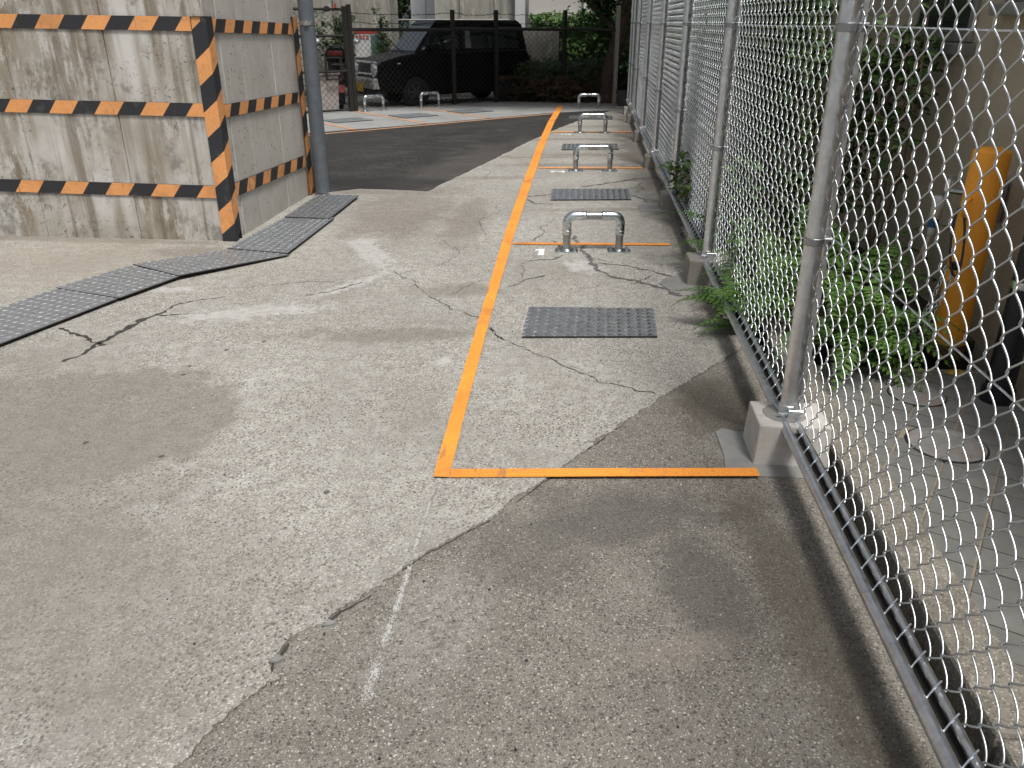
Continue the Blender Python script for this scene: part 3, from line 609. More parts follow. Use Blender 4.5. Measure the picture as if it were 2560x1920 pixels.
hstrip(front, [-2.788 - P_ * k for k in range(60)][::-1], True, 1.443, 1.532, tf, .07, -6.35, -2.60, 0)
hstrip(front, [-2.806 - P_ * 1.012 * k for k in range(60)][::-1], True, .888, .978, tf, .07, -6.35, -2.60, 0)
hstrip(front, [-2.822 - P_ * 1.05 * k for k in range(60)][::-1], True, .318, .408, tf, .07, -6.35, -2.60, 0)
ts = lambda s: -(s - 5.9) * .022
for z0, z1, off in ((1.435, 1.522, .0), (.872, .96, .06), (.31, .408, .02)):
    hstrip(side, [5.88 + off + .165 * k for k in range(12)], True, z0, z1, ts, .06, 5.862, 7.49, 1)
# corner guards, striped angle profile
def guard(name, y0, ylen, xw, top, zs, black_first, parent):
    m = MB(); th = .022; zs = [top] + zs + [.0]; org = not black_first; A = .085; Bq = .07
    f = lambda z, d: min(max(z + d, 0), top)
    for a, b in zip(zs, zs[1:]):
        mi = 0 if org else 1; org = not org; a_, b_ = a, b
        if xw: m.add([(FX - xw, y0 - th, f(b_, -A)), (FX + th, y0 - th, f(b_, 0)), (FX + th, y0 - th, f(a_, 0)), (FX - xw, y0 - th, f(a_, -A))], [(0, 1, 2, 3)], mi)
        m.add([(FX + th, y0 - th, f(b_, 0)), (FX + th, y0 + ylen, f(b_, Bq)), (FX + th, y0 + ylen, f(a_, Bq)), (FX + th, y0 - th, f(a_, 0))], [(0, 1, 2, 3)], mi)
    if xw: m.add([(FX - xw, y0 - th, 0), (FX - xw, y0 - th, top), (FX - xw, y0 + .01, top), (FX - xw, y0 + .01, 0)], [(0, 1, 2, 3)], 1)
    m.add([(FX + th, y0 + ylen, 0), (FX + th, y0 + ylen, top), (FX - .01, y0 + ylen, top), (FX - .01, y0 + ylen, 0)], [(0, 1, 2, 3)], 1)
    m.add([(FX - xw, y0 - th, top), (FX + th, y0 - th, top), (FX + th, y0 + ylen, top), (FX - xw, y0 + ylen, top)], [(0, 1, 2, 3)], 1)
    return m.build('corner_guard', ['hazard_orange', 'hazard_black'], parent)
guard('corner_guard', FY, .085, .085, 1.535, [1.345, 1.178, 1.002, .832, .658, .482, .308, .138], True, pier)
guard('corner_guard', 7.52, .10, 0, 1.54, [1.40, 1.22, 1.05, .87, .70, .52, .35, .19], False, pier)
m = MB(); m.box(FX - .01, FX + .02, 7.50, 7.66, .0, .24); m.build('rust_stain_plate', 'rust', pier)
# pole with steel band
pole = thing('drain_pole', (-2.43, 7.49, .04), 'smooth grey round pole with steel band at the pier', 'pole')
MB().cyl((-2.43, 7.49, .04), (-2.43, 7.49, 6.1), .066, n=28).build('shaft', 'grey_painted_steel', pole, smooth=True, auto=40)
m = MB(); m.tube([(-2.43, 7.49, 1.475), (-2.43, 7.49, 1.505)], .0695, 28); m.box(-2.43, -2.395, 7.405, 7.43, 1.472, 1.508); m.build('clamp_band', 'galvanised', pole, smooth=True, auto=40)

# ================================================================== chain-link fence on the right
FNX = .80; PY = [.60, 2.80, 5.03, 7.24, 9.46, 11.67, 13.86, 15.16, 16.02]; FH = 2.25; Z0 = .15
fence = thing('chain_link_fence', (FNX, 2.8, 0), 'long galvanised chain-link fence running down the right side', 'fence')
def chain_mesh(width, H, P, Vh, r, samp=7, n=5, t=.0078):
    m = MB(); nw = max(2, round(width / P)); P = width / nw; nz = int(H / Vh)
    for i in range(nw):
        y0 = (i + .5) * P; ph = 0 if i % 2 == 0 else 1; pts = []
        for k in range(nz * samp + 1):
            u = k / samp; s = math.sin(math.pi * (u + ph + .5)); sh = math.copysign(abs(math.asin(s) / (math.pi / 2)) ** .92, s)
            sh = sh * .75 + s * .25
            jit = .0035 * mnoise.noise(V(i * 3.1, u * .35, 0))
            pts.append((t * math.cos(math.pi * (u + ph + .5)) * .9, y0 + (P / 2 + .0034) * sh + jit, u * Vh))
        m.tube(pts, r, n, cap=False)
    return m.mesh('chain_link_mesh', 'wire', smooth=True)
cm = chain_mesh(2.22, FH - Z0 - .02, .0478, .0512, .0024)
for k in range(len(PY) - 1):
    a, b = PY[k], PY[k + 1]
    o = link_mesh('wire_mesh', cm, fence, (FNX + .033 - FNX, a - 2.8, Z0 + .01), (0, 0, 0), (1, (b - a) / 2.22, 1)); tag(o, kind='stuff')
for k, y in enumerate(PY):
    r_ = .031 if k < 7 else .026
    m = MB(); m.tube([(FNX, y, .10 if k else .1), (FNX, y, FH + .05)], r_, 20); m.lathe([(r_ * 1.05, FH + .05), (r_ * 1.05, FH + .065), (.005, FH + .085)], (FNX, y, 0), 16)
    p = m.build('post', 'galvanised', fence, smooth=True, auto=40)
    MB().box(FNX + .036, FNX + .052, y - .008, y + .030, Z0, FH).build('tension_bar', 'galvanised', p)
    for z in (.815, 1.485, 2.1):
        m = MB(); m.tube([(FNX, y, z - .013), (FNX, y, z + .013)], r_ * 1.12, 20); m.box(FNX + .02, FNX + .06, y - .018, y - .008, z - .013, z + .013); m.box(FNX + .02, FNX + .06, y + .006, y + .014, z - .013, z + .013)
        bnd_ = m.build('band_clamp', 'clamp_steel', p, bevel=.0015, seg=1)
        MB().cyl((FNX + .048, y - .030, z), (FNX + .048, y + .02, z), .0055, n=6).build('clamp_bolt', 'dull_dark_steel', bnd_)
    m = MB(); m.tube([(FNX, y, Z0 - .03), (FNX, y, Z0 + .05)], r_ * 1.14, 20); m.box(FNX - .01, FNX + .045, y - .05, y - .035, Z0 - .02, Z0 + .04); m.build('foot_clamp', 'galvanised', p, bevel=.002, seg=1)
    MB().cyl((FNX - .045, y - .043, Z0 + .025), (FNX + .05, y - .043, Z0 + .025), .006, n=6).build('foot_bolt', 'bright_zinc', p)
for k in range(len(PY) - 1):
    a, b = PY[k] + .033, PY[k + 1] - .033
    m = MB(); m.tube([(FNX - .024, a, Z0 - .008), (FNX - .024, b, Z0 - .008)], .0175, 16)
    ra = m.build('bottom_rail', 'galvanised', fence, smooth=True, auto=40)
    MB().box(FNX - .018, FNX + .026, a, b, Z0 - .030, Z0 - .022).build('rail_web', 'dull_dark_steel', ra)
    MB().cyl((FNX + .026, a, Z0 - .004), (FNX + .026, b, Z0 - .004), .011, n=10).build('rail_rod', 'galvanised', ra, smooth=True, auto=40)
    n = int((b - a) / .0925); m = MB()
    for j in range(n): m.tube([(FNX + .026, a + .05 + j * .0925, Z0 + .03), (FNX + .012, a + .045 + j * .0925, Z0 + .012), (FNX - .004, a + .035 + j * .0925, Z0 - .008), (FNX - .002, a + .02 + j * .0925, Z0 - .02)], .0024, 5)
    tag(m.build('wire_hooks', 'wire', ra), kind='stuff')
    MB().cyl((FNX, a, FH), (FNX, b, FH), .021, n=12).build('top_rail', 'galvanised', fence, smooth=True, auto=40)
    for z in (.835, 1.49):
        sag = [(FNX + .05, a + (b - a) * j / 8, z - .006 * math.sin(math.pi * j / 8)) for j in range(9)]
        MB().tube(sag, .0024, 6).build('tension_wire', 'wire', fence)
BLK = 'concrete fence foundation blocks'
ords = ['', 'nearest pale concrete block under the fence post', 'second concrete fence block, beside the first hoop', 'third concrete fence block, before the second tread plate', 'fourth concrete fence block, level with the second hoop', 'fifth concrete fence block, level with the third tread plate', 'sixth concrete fence block, near the third hoop', 'farthest pale concrete fence block, near the farthest hoop']
for k in range(1, 8):
    y = PY[k]; x0, x1 = (.672, .945) if k < 3 else (.69, .94); h = .155 if k < 3 else .13; q = .115
    p = [(x0, y - q), (x1, y - q), (x1, y + q), (x0, y + q)]; ins = .008
    b = thing('foundation_block', (x0 + .1, y, -.009), ords[k], 'concrete block', BLK)
    m = MB(); zb = -.012; vs = [(x, yy, zb) for x, yy in p] + [(x + (ins if x == x0 else -ins), yy + (ins if yy < y else -ins), h) for x, yy in p]
    m.add(vs, [(3, 2, 1, 0), (4, 5, 6, 7), (0, 1, 5, 4), (1, 2, 6, 5), (2, 3, 7, 6), (3, 0, 4, 7)])
    m.build('block', 'block_concrete' if k in (1, 7) else 'old_block_concrete', b, bevel=.007, seg=2)
    MB().lathe([(.085, h - .004), (.08, h + .002), (.04, h + .003)], (FNX - .01, y, 0), 14).build('mortar_fill', 'mortar', b)

# ================================================================== outside the fence: trench, kerb, tiles, bed
tag(MB().box(.80, 1.05, -4, 17, -.59, -.50).build('trench_floor', 'trench'), kind='structure')
kb = thing('kerb', (1.08, 1, -.2), 'rough concrete kerb beyond the fence beside the grey tiles', 'kerb')
for a, b in ((-4, -1.2), (-1.19, 1.45), (1.46, 4.08)):
    pts_ = []
    MB().box(1.0, 1.155, a, b, -.55, .0).build('kerb_stone', 'kerb_concrete', kb, bevel=.014, seg=2)
MB().box(1.02, 1.5, 7.4, 10.2, -.24, .32).build('ledge', 'kerb_concrete', kb, bevel=.02) if False else None
bed = tag(MB().box(1.0, 2.3, 4.09, 17, -.55, -.01).build('planting_bed', 'soil'), kind='structure')
tp = tag(MB().box(1.16, 2.05, -4, 3.75, -.24, -.034).build('tile_pavement', 'grout'), kind='structure')
# tiles: rows follow a slight turn against the fence
ta = R(-29); tcx, tcy = 1.5, 2.6; ct, st_ = math.cos(ta), math.sin(ta)
tile_me = {}
def clip(poly, f):
    out = []
    for k in range(len(poly)):
        a, b = poly[k - 1], poly[k]; fa, fb = f(a), f(b)
        if (fa >= 0) != (fb >= 0):
            t_ = fa / (fa - fb); out.append((a[0] + (b[0] - a[0]) * t_, a[1] + (b[1] - a[1]) * t_))
        if fb >= 0: out.append(b)
    return out
TW, TL, J = .132, .18, .005
for i in range(-14, 15):
    for j in range(-24, 20):
        x0, y0 = i * TL, j * TW
        q = [(x0 + J, y0 + J / 2), (x0 + TL - J, y0 + J / 2), (x0 + TL - J, y0 + TW - J / 2), (x0 + J, y0 + TW - J / 2)]
        q = [(tcx + x * ct - y * st_, tcy + x * st_ + y * ct) for x, y in q]
        for f in (lambda p: p[0] - 1.165, lambda p: 2.045 - p[0], lambda p: 3.70 - p[1], lambda p: p[1] - 1.1):
            q = clip(q, f)
            if len(q) < 3: break
        if len(q) < 3: continue
        c = (sum(p[0] for p in q) / len(q), sum(p[1] for p in q) / len(q))
        if math.hypot(c[0] - 1.475, c[1] - 2.95) < .10: continue
        o = MB().prism([(x - c[0], y - c[1]) for x, y in q], -.012, .006 + rnd.uniform(-.001, .001), bottom=False).build('tile', 'tile', None)
        o.parent = tp; o.location = (c[0], c[1], -.034)
def manhole(x, y, r, label):
    t_ = thing('manhole_cover', (x, y, -.034), label, 'manhole cover', 'round covers in the tiles')
    MB().lathe([(r * 1.03, .0), (r * 1.03, .008), (r * .99, .0085)], (x, y, -.034), 36).build('rim', 'plate_edge', t_)
    MB().lathe([(r * .97, .0), (r * .97, .011), (r * .9, .013), (r * .7, .0135), (r * .68, .012)], (x, y, -.034), 36).build('lid', 'mh_lid', t_)
t = NT('mh_lid'); b = t.ramp(t.noise(9, 5), (.35, (.24, .235, .225)), (.65, (.33, .31, .29))); b = t.mix(t.mr(t.noise(6, 3), .52, .66, 0, .4), b, (.23, .15, .11)); t.set(col=b, rough=.55, metal=.2); MATS['mh_lid'] = t.m
manhole(1.475, 2.95, .148, 'round rust-tinted cover in the grey tiles')
manhole(1.53, 3.42, .12, 'small round cover half under the fern tips')

# building wall
bw = thing('stucco_building', (2.3, 5, 0), 'brown stucco building wall behind the fence', 'building')
MB().box(2.06, 6, -4, 9.2, -.2, 2.4).build('wall', 'stucco', bw)
MB().box(2.02, 6.1, -4.1, 9.3, 2.4, 2.5).build('coping', 'alu_frame', bw)
MB().box(1.96, 2.08, -4, 3.62, -.2, .17).build('plinth', 'stucco', bw, bevel=.01)
wdw = MB(); wdw.box(2.035, 2.075, 4.88, 5.68, 1.40, 2.3); wo_ = wdw.build('window', 'alu_frame', bw, bevel=.004)
for a, b in ((4.93, 5.26), (5.30, 5.63)): MB().box(2.028, 2.05, a, b, 1.46, 2.26).build('pane', 'window_glass', wo_)
MB().box(1.985, 2.07, 4.83, 5.73, 1.335, 1.395).build('sill', 'alu_frame', bw, bevel=.006)
MB().box(1.99, 2.07, 3.9, 4.62, 1.53, 1.585).build('sill', 'alu_frame', bw, bevel=.006)
wdw = MB(); wdw.box(2.035, 2.075, 3.95, 4.57, 1.59, 2.3); wo_ = wdw.build('window', 'alu_frame', bw, bevel=.004)
MB().box(2.028, 2.05, 4.0, 4.52, 1.64, 2.26).build('pane', 'window_glass', wo_)
pp = thing('beige_pipe', (1.98, 6.2, 1.0), 'beige plastic pipe with elbow on the stucco wall', 'pipe')
MB().tube([(1.97, 6.75, 1.17), (1.97, 6.2, 1.17), (1.97, 6.02, 1.17), (1.97, 5.96, 1.15), (1.97, 5.93, 1.09), (1.97, 5.93, .2)], .048, 14).build('pipe', 'beige_pipe', pp, smooth=True, auto=50)
MB().tube([(1.97, 6.0, 1.17), (1.97, 5.945, 1.15), (1.97, 5.93, 1.08)], .056, 14).build('elbow', 'beige_pipe', pp, smooth=True)
pw = thing('pale_building', (2.4, 12, 0), 'pale building beyond the stucco wall, far along the fence', 'building')
MB().box(2.35, 6, 9.6, 24, -.2, 3.2).build('wall', 'pale_building', pw)
for y in (10.2, 12.2, 14.2): MB().box(2.32, 2.36, y, y + 1.2, 1.0, 2.3).build('window', 'window_glass', pw)
for y in (9.7, 11.7, 13.7, 15.7): MB().box(2.30, 2.345, y, y + .12, 0, 3.2).build('pilaster', 'alu_frame', pw)
lw = tag(MB().box(1.15, 1.75, 7.9, 10.6, -.2, .36).build('low_wall', 'kerb_concrete', bevel=.02), 'low sunlit concrete ledge behind the ferns', 'low wall')

# orange bollard with chain, lock cable
bo = thing('orange_bollard', (1.87, 3.98, -.03), 'orange round steel bollard behind the fence', 'bollard')
MB().lathe([(.081, .03), (.081, .955), (.078, .962), (.05, .975), (.0, .98)], (1.87, 3.98, 0), 28).build('post', 'bollard_orange', bo, smooth=True, auto=50)
MB().lathe([(.084, -.04), (.084, .03), (.06, .032)], (1.87, 3.98, 0), 24).build('foot_sleeve', 'rust', bo)
m = MB(); m.tube([(1.80, 3.93, .75)] + [(1.80 - .045 * math.sin(a), 3.93 - .045 * math.sin(a), .71 + .04 * math.cos(a)) for a in [k * math.pi / 6 for k in range(1, 6)]] + [(1.80, 3.93, .66)], .009, 8); m.build('ring_hook', 'bollard_orange', bo, smooth=True)
m = MB(); m.tube([(1.76 + .03 * math.cos(a), 3.875 - .0 + .05 * math.sin(a), .56 + .15 * math.sin(a)) for a in [k * math.pi / 10 for k in range(20)]], .006, 8, closed=True)
tag(m.build('lock_cable', 'black_pipe'), 'thin black looped cable hung on the orange bollard', 'cable')
ch = thing('hanging_chain', (1.74, 3.9, .0), 'pale steel chain hanging against the orange bollard', 'chain')
m = MB(); a = V(1.765, 3.86, .44)
MB().lathe([(.0, -.02), (.022, -.016), (.024, .016), (.0, .02)], (1.765, 3.86, .45), 12).build('padlock', 'dull_dark_steel', ch)
link = MB(); link.tube([(.009 * math.cos(q), 0, .017 * math.sin(q)) for q in [k * math.pi / 6 for k in range(12)]], .0034, 6, closed=True); lme = link.mesh('chain_link', 'galvanised', True)
for run in range(2):
    for k in range(19):
        f = k / 18; p = V(1.765 - .03 * run - .10 * f ** 1.5, 3.86 + .02 * run + .06 * f, .43 - .45 * f)
        link_mesh('chain_link', lme, ch, (p.x - 1.74, p.y - 3.9, p.z), (.1, .25, (k % 2) * 1.57 + .4))
# black down pipe with clamp
dp = thing('black_downpipe', (1.86, 3.40, -.03), 'black round downpipe with steel clamp on the stucco wall', 'pipe')
MB().cyl((1.86, 3.40, -.035), (1.86, 3.40, 4), .058, n=24).build('pipe', 'black_pipe', dp, smooth=True, auto=40)
MB().tube([(1.86, 3.40, .06 - .09), (1.86, 3.40, .03)], .068, 24).build('socket', 'black_pipe', dp, smooth=True, auto=40)
m = MB(); m.tube([(1.86, 3.40, .49), (1.86, 3.40, .52)], .061, 24); m.box(1.90, 2.07, 3.39, 3.41, .492, .518); m.build('clamp', 'bright_zinc', dp, smooth=True, auto=40)
# tap with hose connector
tpz = thing('garden_tap', (1.93, 4.5, 0), 'garden tap with white and blue hose connector', 'tap')
MB().tube([(2.06, 4.28, .70), (1.96, 4.36, .70), (1.90, 4.42, .70), (1.885, 4.44, .68)], .014, 10).build('spout_pipe', 'pipe_steel', tpz, smooth=True)
m = MB(); m.cyl((1.90, 4.42, .70), (1.90, 4.42, .76), .014, .012); m.box(1.87, 1.93, 4.41, 4.43, .76, .775); m.lathe([(.02, .70), (.022, .73), (.014, .75)], (1.90, 4.42, 0), 12); m.build('tap_handle', 'chrome', tpz, smooth=True, auto=40)
MB().lathe([(.028, .60), (.032, .615), (.032, .655), (.026, .665)], (1.88, 4.45, 0), 18).build('connector_cap', 'white_plastic', tpz, smooth=True, auto=40)
MB().lathe([(.026, .545), (.029, .55), (.029, .60)], (1.878, 4.452, 0), 18).build('connector_sleeve', 'cream_plastic', tpz, smooth=True, auto=40)
MB().lathe([(.022, .50), (.024, .505), (.026, .545)], (1.876, 4.454, 0), 18).build('connector_grip', 'blue_plastic', tpz, smooth=True, auto=40)
MB().lathe([(.016, .455), (.02, .46), (.02, .50)], (1.876, 4.454, 0), 16).build('connector_tail', 'white_plastic', tpz, smooth=True, auto=40)
MB().tube([(1.876, 4.454, .46), (1.86, 4.47, .35), (1.82, 4.52, .2), (1.75, 4.6, .02)], .014, 10).build('hose', 'beige_pipe', tpz, smooth=True)
MB().box(1.985, 2.05, 4.12, 4.22, .60, .80).build('meter_box', 'alu_frame', tpz, bevel=.006)
tag(MB().tube([(1.80 + .045 * math.cos(a * 1.0) * (1 - a / 40), 3.68 + .02 * math.sin(a), -.024 + .002 * a / 3) for a in [k * .5 for k in range(40)]], .004, 6).build('yellow_rope', 'rope_yellow'), 'coil of yellow rope at the bollard foot', 'rope')
wt = thing('valve_box_cover', (1.22, 3.5, -.02), 'small white plastic marker behind the nearest post', 'marker')
MB().box(1.22, 1.26, 3.62, 3.66, -.03, .012).build('body', 'white_plastic', wt, bevel=.004); MB().box(1.23, 1.25, 3.617, 3.622, -.012, .002).build('slot', 'black_pipe', wt)

# ================================================================== plants
def leaf_add(m, p, d, up, L, W, mi=0, fold=.25):
    """a folded pointed leaf: 4 faces"""
    d = d.normalized(); s = d.cross(up); s = s.normalized() if s.length > 1e-4 else V(1, 0, 0); n = s.cross(d)
    q = [p, p + d * L * .4 + s * W + n * W * fold, p + d * L, p + d * L * .4 - s * W + n * W * fold, p + d * L * .45]
    m.add(q, [(0, 4, 1), (1, 4, 2), (0, 3, 4), (3, 2, 4)], mi)
def frond_mesh(L, arch, seed, pairs=20, wid=.085):
    r_ = random.Random(seed); m = MB(); P = []
    for k in range(pairs + 1):
        f = k / pairs; a = arch[0] + (arch[1] - arch[0]) * f ** 1.3
        P.append((P[-1] if P else V(0, 0, 0)) + (V(math.cos(a), 0, math.sin(a)) * (L / pairs) if k else V(0, 0, 0)))
    m.tube(P[::2] + ([P[-1]] if pairs % 2 else []), [.0035 * (1 - .8 * k / (len(P[::2]) + 1)) for k in range(len(P[::2]) + (1 if pairs % 2 else 0))], 4, cap=False)
    for k in range(3, pairs):
        f = k / pairs; w_ = wid * min(1, (f + .08) * 3.2) * (1 - max(0, f - .45) / .58) + .006
        d = (P[k + 1] - P[k]).normalized(); up = V(-d.z, 0, d.x)
        for s in (-1, 1):
            dd = V(0, s, 0) + d * .45 + up * r_.uniform(-.25, .05) + V(0, 0, -.15)
            leaf_add(m, P[k], dd, up, w_ * r_.uniform(.9, 1.1), .0095 * (.5 + .8 * w_ / wid), 0, .3)
    return m.mesh('frond', 'fern_green')
FR = [frond_mesh(.62, (1.25, -.75), 1), frond_mesh(.50, (1.0, -.7), 2, 18, .075), frond_mesh(.7, (1.35, -.4), 3, 22, .09), frond_mesh(.42, (.7, -.8), 4, 16, .07)]
def fern(x, y, z, n, s, label, seed, bias=None):
    t_ = thing('fern', (x, y, z), label, 'fern', 'ferns behind the fence'); r_ = random.Random(seed)
    for k in range(n):
        a = bias[0] + r_.uniform(-bias[1], bias[1]) if bias and k % 3 else k * 2.4 + r_.uniform(-.3, .3)
        link_mesh('frond', FR[r_.randrange(4)], t_, (r_.uniform(-.04, .04), r_.uniform(-.04, .04), 0), (r_.uniform(-.25, .25), r_.uniform(-.15, .25), a), s * r_.uniform(.75, 1.15))
    return t_
fern(1.30, 3.80, 0, 28, 1.08, 'big bright fern hanging over the tiles', 1, (-1.0, 1.1))
fern(1.50, 4.20, .05, 24, 1.05, 'tall fern beside the orange bollard', 2, (-1.4, 1.6))
fern(1.12, 4.45, 0, 22, .95, 'fern behind the nearest post close to the mesh', 3)
fern(.93, 4.12, -.02, 14, .85, 'low fern poking under the rail onto the pavement', 4, (3.3, .7))
fern(1.35, 4.95, .1, 16, 1.1, 'fern in the middle of the bed', 5)
fern(1.62, 4.75, .1, 14, 1.0, 'fern under the garden tap', 6)
fern(1.05, 5.35, 0, 14, .95, 'fern close behind the second post', 7)
fern(1.5, 5.6, .1, 14, 1.1, 'fern below the window', 8)
fern(1.0, 4.72, -.02, 9, .6, 'small fern at the rail beside the second block', 11, (3.1, .8))
fern(1.05, 6.4, 0, 12, .9, 'fern between the second and third posts', 9)
fern(1.2, 7.6, 0, 12, .9, 'fern behind the third post', 10)
def shrub(name, x, y, z, h, rx, ry, n, mat, label, seed, lsize=.05, stems=5, cat='shrub', group=None, base=.15, wid=.42):
    t_ = thing(name, (x, y, z), label, cat, group); r_ = random.Random(seed); m = MB(); lm = MB(); tips = []
    for k in range(stems):
        a = k * 2.4 + r_.random(); p0 = V(x, y, z); p1 = V(x + rx * .5 * math.cos(a) * r_.uniform(.3, 1), y + ry * .5 * math.sin(a) * r_.uniform(.3, 1), z + h * r_.uniform(.4, .6)); p2 = V(x + rx * .9 * math.cos(a) * r_.uniform(.4, 1), y + ry * .9 * math.sin(a) * r_.uniform(.4, 1), z + h * r_.uniform(.7, 1))
        m.tube([p0, p1, p2], [.012, .008, .003], 5, cap=False); tips += [p1, p2, (p1 + p2) / 2]
        for q in range(3):
            b = p1.lerp(p2, r_.random()); e = b + V(r_.uniform(-.5, .5) * rx, r_.uniform(-.5, .5) * ry, r_.uniform(-.1, .35) * h); m.tube([b, e], [.005, .002], 4, cap=False); tips.append(e)
    cl = [(tp_, r_.uniform(.12, .30) * min(rx, ry, h)) for tp_ in tips for _ in range(2)]
    for k in range(n):
        c, s = cl[r_.randrange(len(cl))]
        p = c + V(r_.gauss(0, 1), r_.gauss(0, 1), r_.gauss(0, .8)) * s
        if p.z < z + base * h * .5: p.z = z + base * h * r_.random() + .02
        d = V(r_.uniform(-1, 1), r_.uniform(-1, 1), r_.uniform(-.7, .35)); leaf_add(lm, p, d, V(r_.uniform(-.4, .4), r_.uniform(-.4, .4), 1), lsize * r_.uniform(.6, 1.3), lsize * wid * r_.uniform(.7, 1.1))
    m.build('stem', 'twig', t_); lm.build('foliage', mat, t_)
    return t_
SG = 'shrubs behind the right fence'
shrub('shrub', 1.55, 5.45, 0, 1.35, .42, .5, 2300, 'leaf_mid', 'leafy shrub in front of the window', 21, .06, group=SG)
shrub('shrub', 1.35, 6.3, 0, 1.6, .4, .8, 3600, 'leaf_dark', 'dark shrub behind the second post', 22, .06, group=SG)
shrub('shrub', 1.6, 7.4, 0, 1.9, .5, .9, 3600, 'leaf_mid', 'taller shrub beside the low ledge', 23, .07, group=SG)
shrub('shrub', 1.85, 8.9, .3, 2.2, .45, 1.1, 3600, 'leaf_dark', 'dark tall shrub behind the low ledge', 24, .08, group=SG)
shrub('shrub', 1.6, 11.5, 0, 1.8, .5, 1.1, 2800, 'leaf_mid', 'green shrub past the low ledge', 25, .08, group=SG)
shrub('shrub', 1.7, 13.8, 0, 1.7, .5, 1.0, 1800, 'leaf_dark', 'dark shrub near the far fence end', 26, .08, group=SG)
shrub('creeper', .98, 5.35, .0, .75, .12, .22, 160, 'leaf_bright', 'broad-leaved creeper climbing by the second post', 27, .085, 3, 'creeper', 'creepers on the fence')
shrub('creeper', .90, 6.55, .0, .55, .14, .30, 150, 'leaf_maple', 'maple-like creeper poking through the mesh', 28, .08, 4, 'creeper', 'creepers on the fence', base=.3)
shrub('creeper', .84, 7.0, .0, .42, .16, .25, 90, 'leaf_maple', 'small leafy sprig at the foot of the third post', 29, .08, 4, 'creeper', 'creepers on the fence', base=.4)
shrub('creeper', .93, 4.4, .0, .5, .08, .2, 90, 'leaf_bright', 'round-leaved creeper at the rail between the first two posts', 30, .07, 3, 'creeper', 'creepers on the fence')
shrub('sapling', 1.75, 4.95, .0, 1.6, .12, .5, 110, 'leaf_mid', 'thin sapling reaching up to the window', 31, .075, 3, 'sapling')
def litter(name, n, region, mat, size, label, kind='stuff', seed=1, zr=(.004, .02)):
    r_ = random.Random(seed); m = MB()
    for k in range(n):
        x, y = region(r_); leaf_add(m, V(x, y, r_.uniform(*zr)), V(r_.uniform(-1, 1), r_.uniform(-1, 1), r_.uniform(-.2, .3)), V(r_.uniform(-.5, .5), r_.uniform(-.5, .5), 1), size * r_.uniform(.5, 1.2), size * .3)
    o = m.build(name, mat); return tag(o, label, 'leaf litter', kind=kind)
litter('leaf_litter', 260, lambda r_: (r_.gauss(.86, .05), r_.uniform(4.0, 9.5)), 'leaf_dead', .035, 'dead brown leaves gathered under the bottom rail', zr=(.002, .02))
litter('bed_litter', 1500, lambda r_: (r_.uniform(1.0, 2.0), r_.uniform(4.1, 10)), 'leaf_dead', .05, 'dead leaves covering the planting bed')

# ================================================================== background: dark fence and gate
DF = [(-4.16, 15.16), (-2.56, 16.61), (-1.79, 17.20), (-.45, 17.55), (.57, 16.78)]
bf = thing('dark_fence', (-2.5, 16.6, 0), 'dark steel mesh fence with barbed wire before the black car', 'fence')
def mesh_between(p0, p1, z0, z1, pitch, r_, mat, parent, name='wire_mesh'):
    a = V(p0[0], p0[1], 0); b = V(p1[0], p1[1], 0); L = (b - a).length; d = (b - a) / L; m = MB(); H = z1 - z0
    n = int((L + H) / pitch)
    for k in range(-int(H / pitch) - 1, n):
        for s in (1, -1):
            u0 = k * pitch; pts = []
            x0, x1 = (u0, u0 + H) if s == 1 else (u0 + H, u0)
            # clip to [0,L]
            za, zb = z0, z1; xa, xb = x0, x1
            def at(x): return za0 + (x - xa0) / (xb0 - xa0) * (zb0 - za0)
            xa0, xb0, za0, zb0 = xa, xb, za, zb
            lo, hi = max(0, min(xa, xb)), min(L, max(xa, xb))
            if hi - lo < .02: continue
            q0 = a + d * lo; q1 = a + d * hi; m.tube([(q0.x, q0.y, at(lo)), (q1.x, q1.y, at(hi))], r_, 3, cap=False)
    return tag(m.build(name, mat, parent), kind='stuff')
def barbed(p0, p1, z, mat, parent, seed):
    r_ = random.Random(seed); a = V(p0[0], p0[1], z); b = V(p1[0], p1[1], z); n = 10; L = (b - a).length; m = MB()
    P = [a.lerp(b, k / n) + V(0, 0, -.035 * math.sin(math.pi * k / n) + r_.uniform(-.012, .012)) for k in range(n + 1)]; m.tube(P, .0045, 4, cap=False)
    for k in range(int(L / .11)):
        f = (k + .5) / int(L / .11) * n; i = min(n - 1, int(f)); p = P[i].lerp(P[i + 1], f - i)
        for _ in range(2): d = V(r_.uniform(-1, 1), r_.uniform(-1, 1), r_.uniform(-1, 1)).normalized() * .022; m.tube([p - d, p + d], .0035, 3, cap=False)
    return m.build('barbed_wire', mat, parent)
for k, (x, y) in enumerate(DF[:4]):
    M_ = Matrix.Translation(V(x, y, 0)) @ Matrix.Rotation(R(40), 4, 'Z'); s = .034
    MB().box(-s, s, -s, s, -.02 if k < 3 else 0, 1.71 if k else 1.78, M=M_).build('post', 'dull_dark_steel', bf, bevel=.004, seg=1)
for p0, p1 in zip(DF, DF[1:]):
    MB().tube([(p0[0], p0[1], 1.38), (p1[0], p1[1], 1.36)], .03, 8).build('rail', 'dull_dark_steel', bf)
    mesh_between(p0, p1, .05, 1.36, .105, .0032, 'dull_dark_steel', bf)
    for z, sd_ in ((1.50, 1), (1.655, 2)): barbed(p0, p1, z, 'dull_dark_steel', bf, sd_ + int(p0[0] * 10))
gate = thing('mesh_gate', (-4.6, 14.8, 0), 'dark mesh gate beside the grey pole', 'gate')
G0, G1 = (-4.22, 15.10), (-6.6, 12.95)
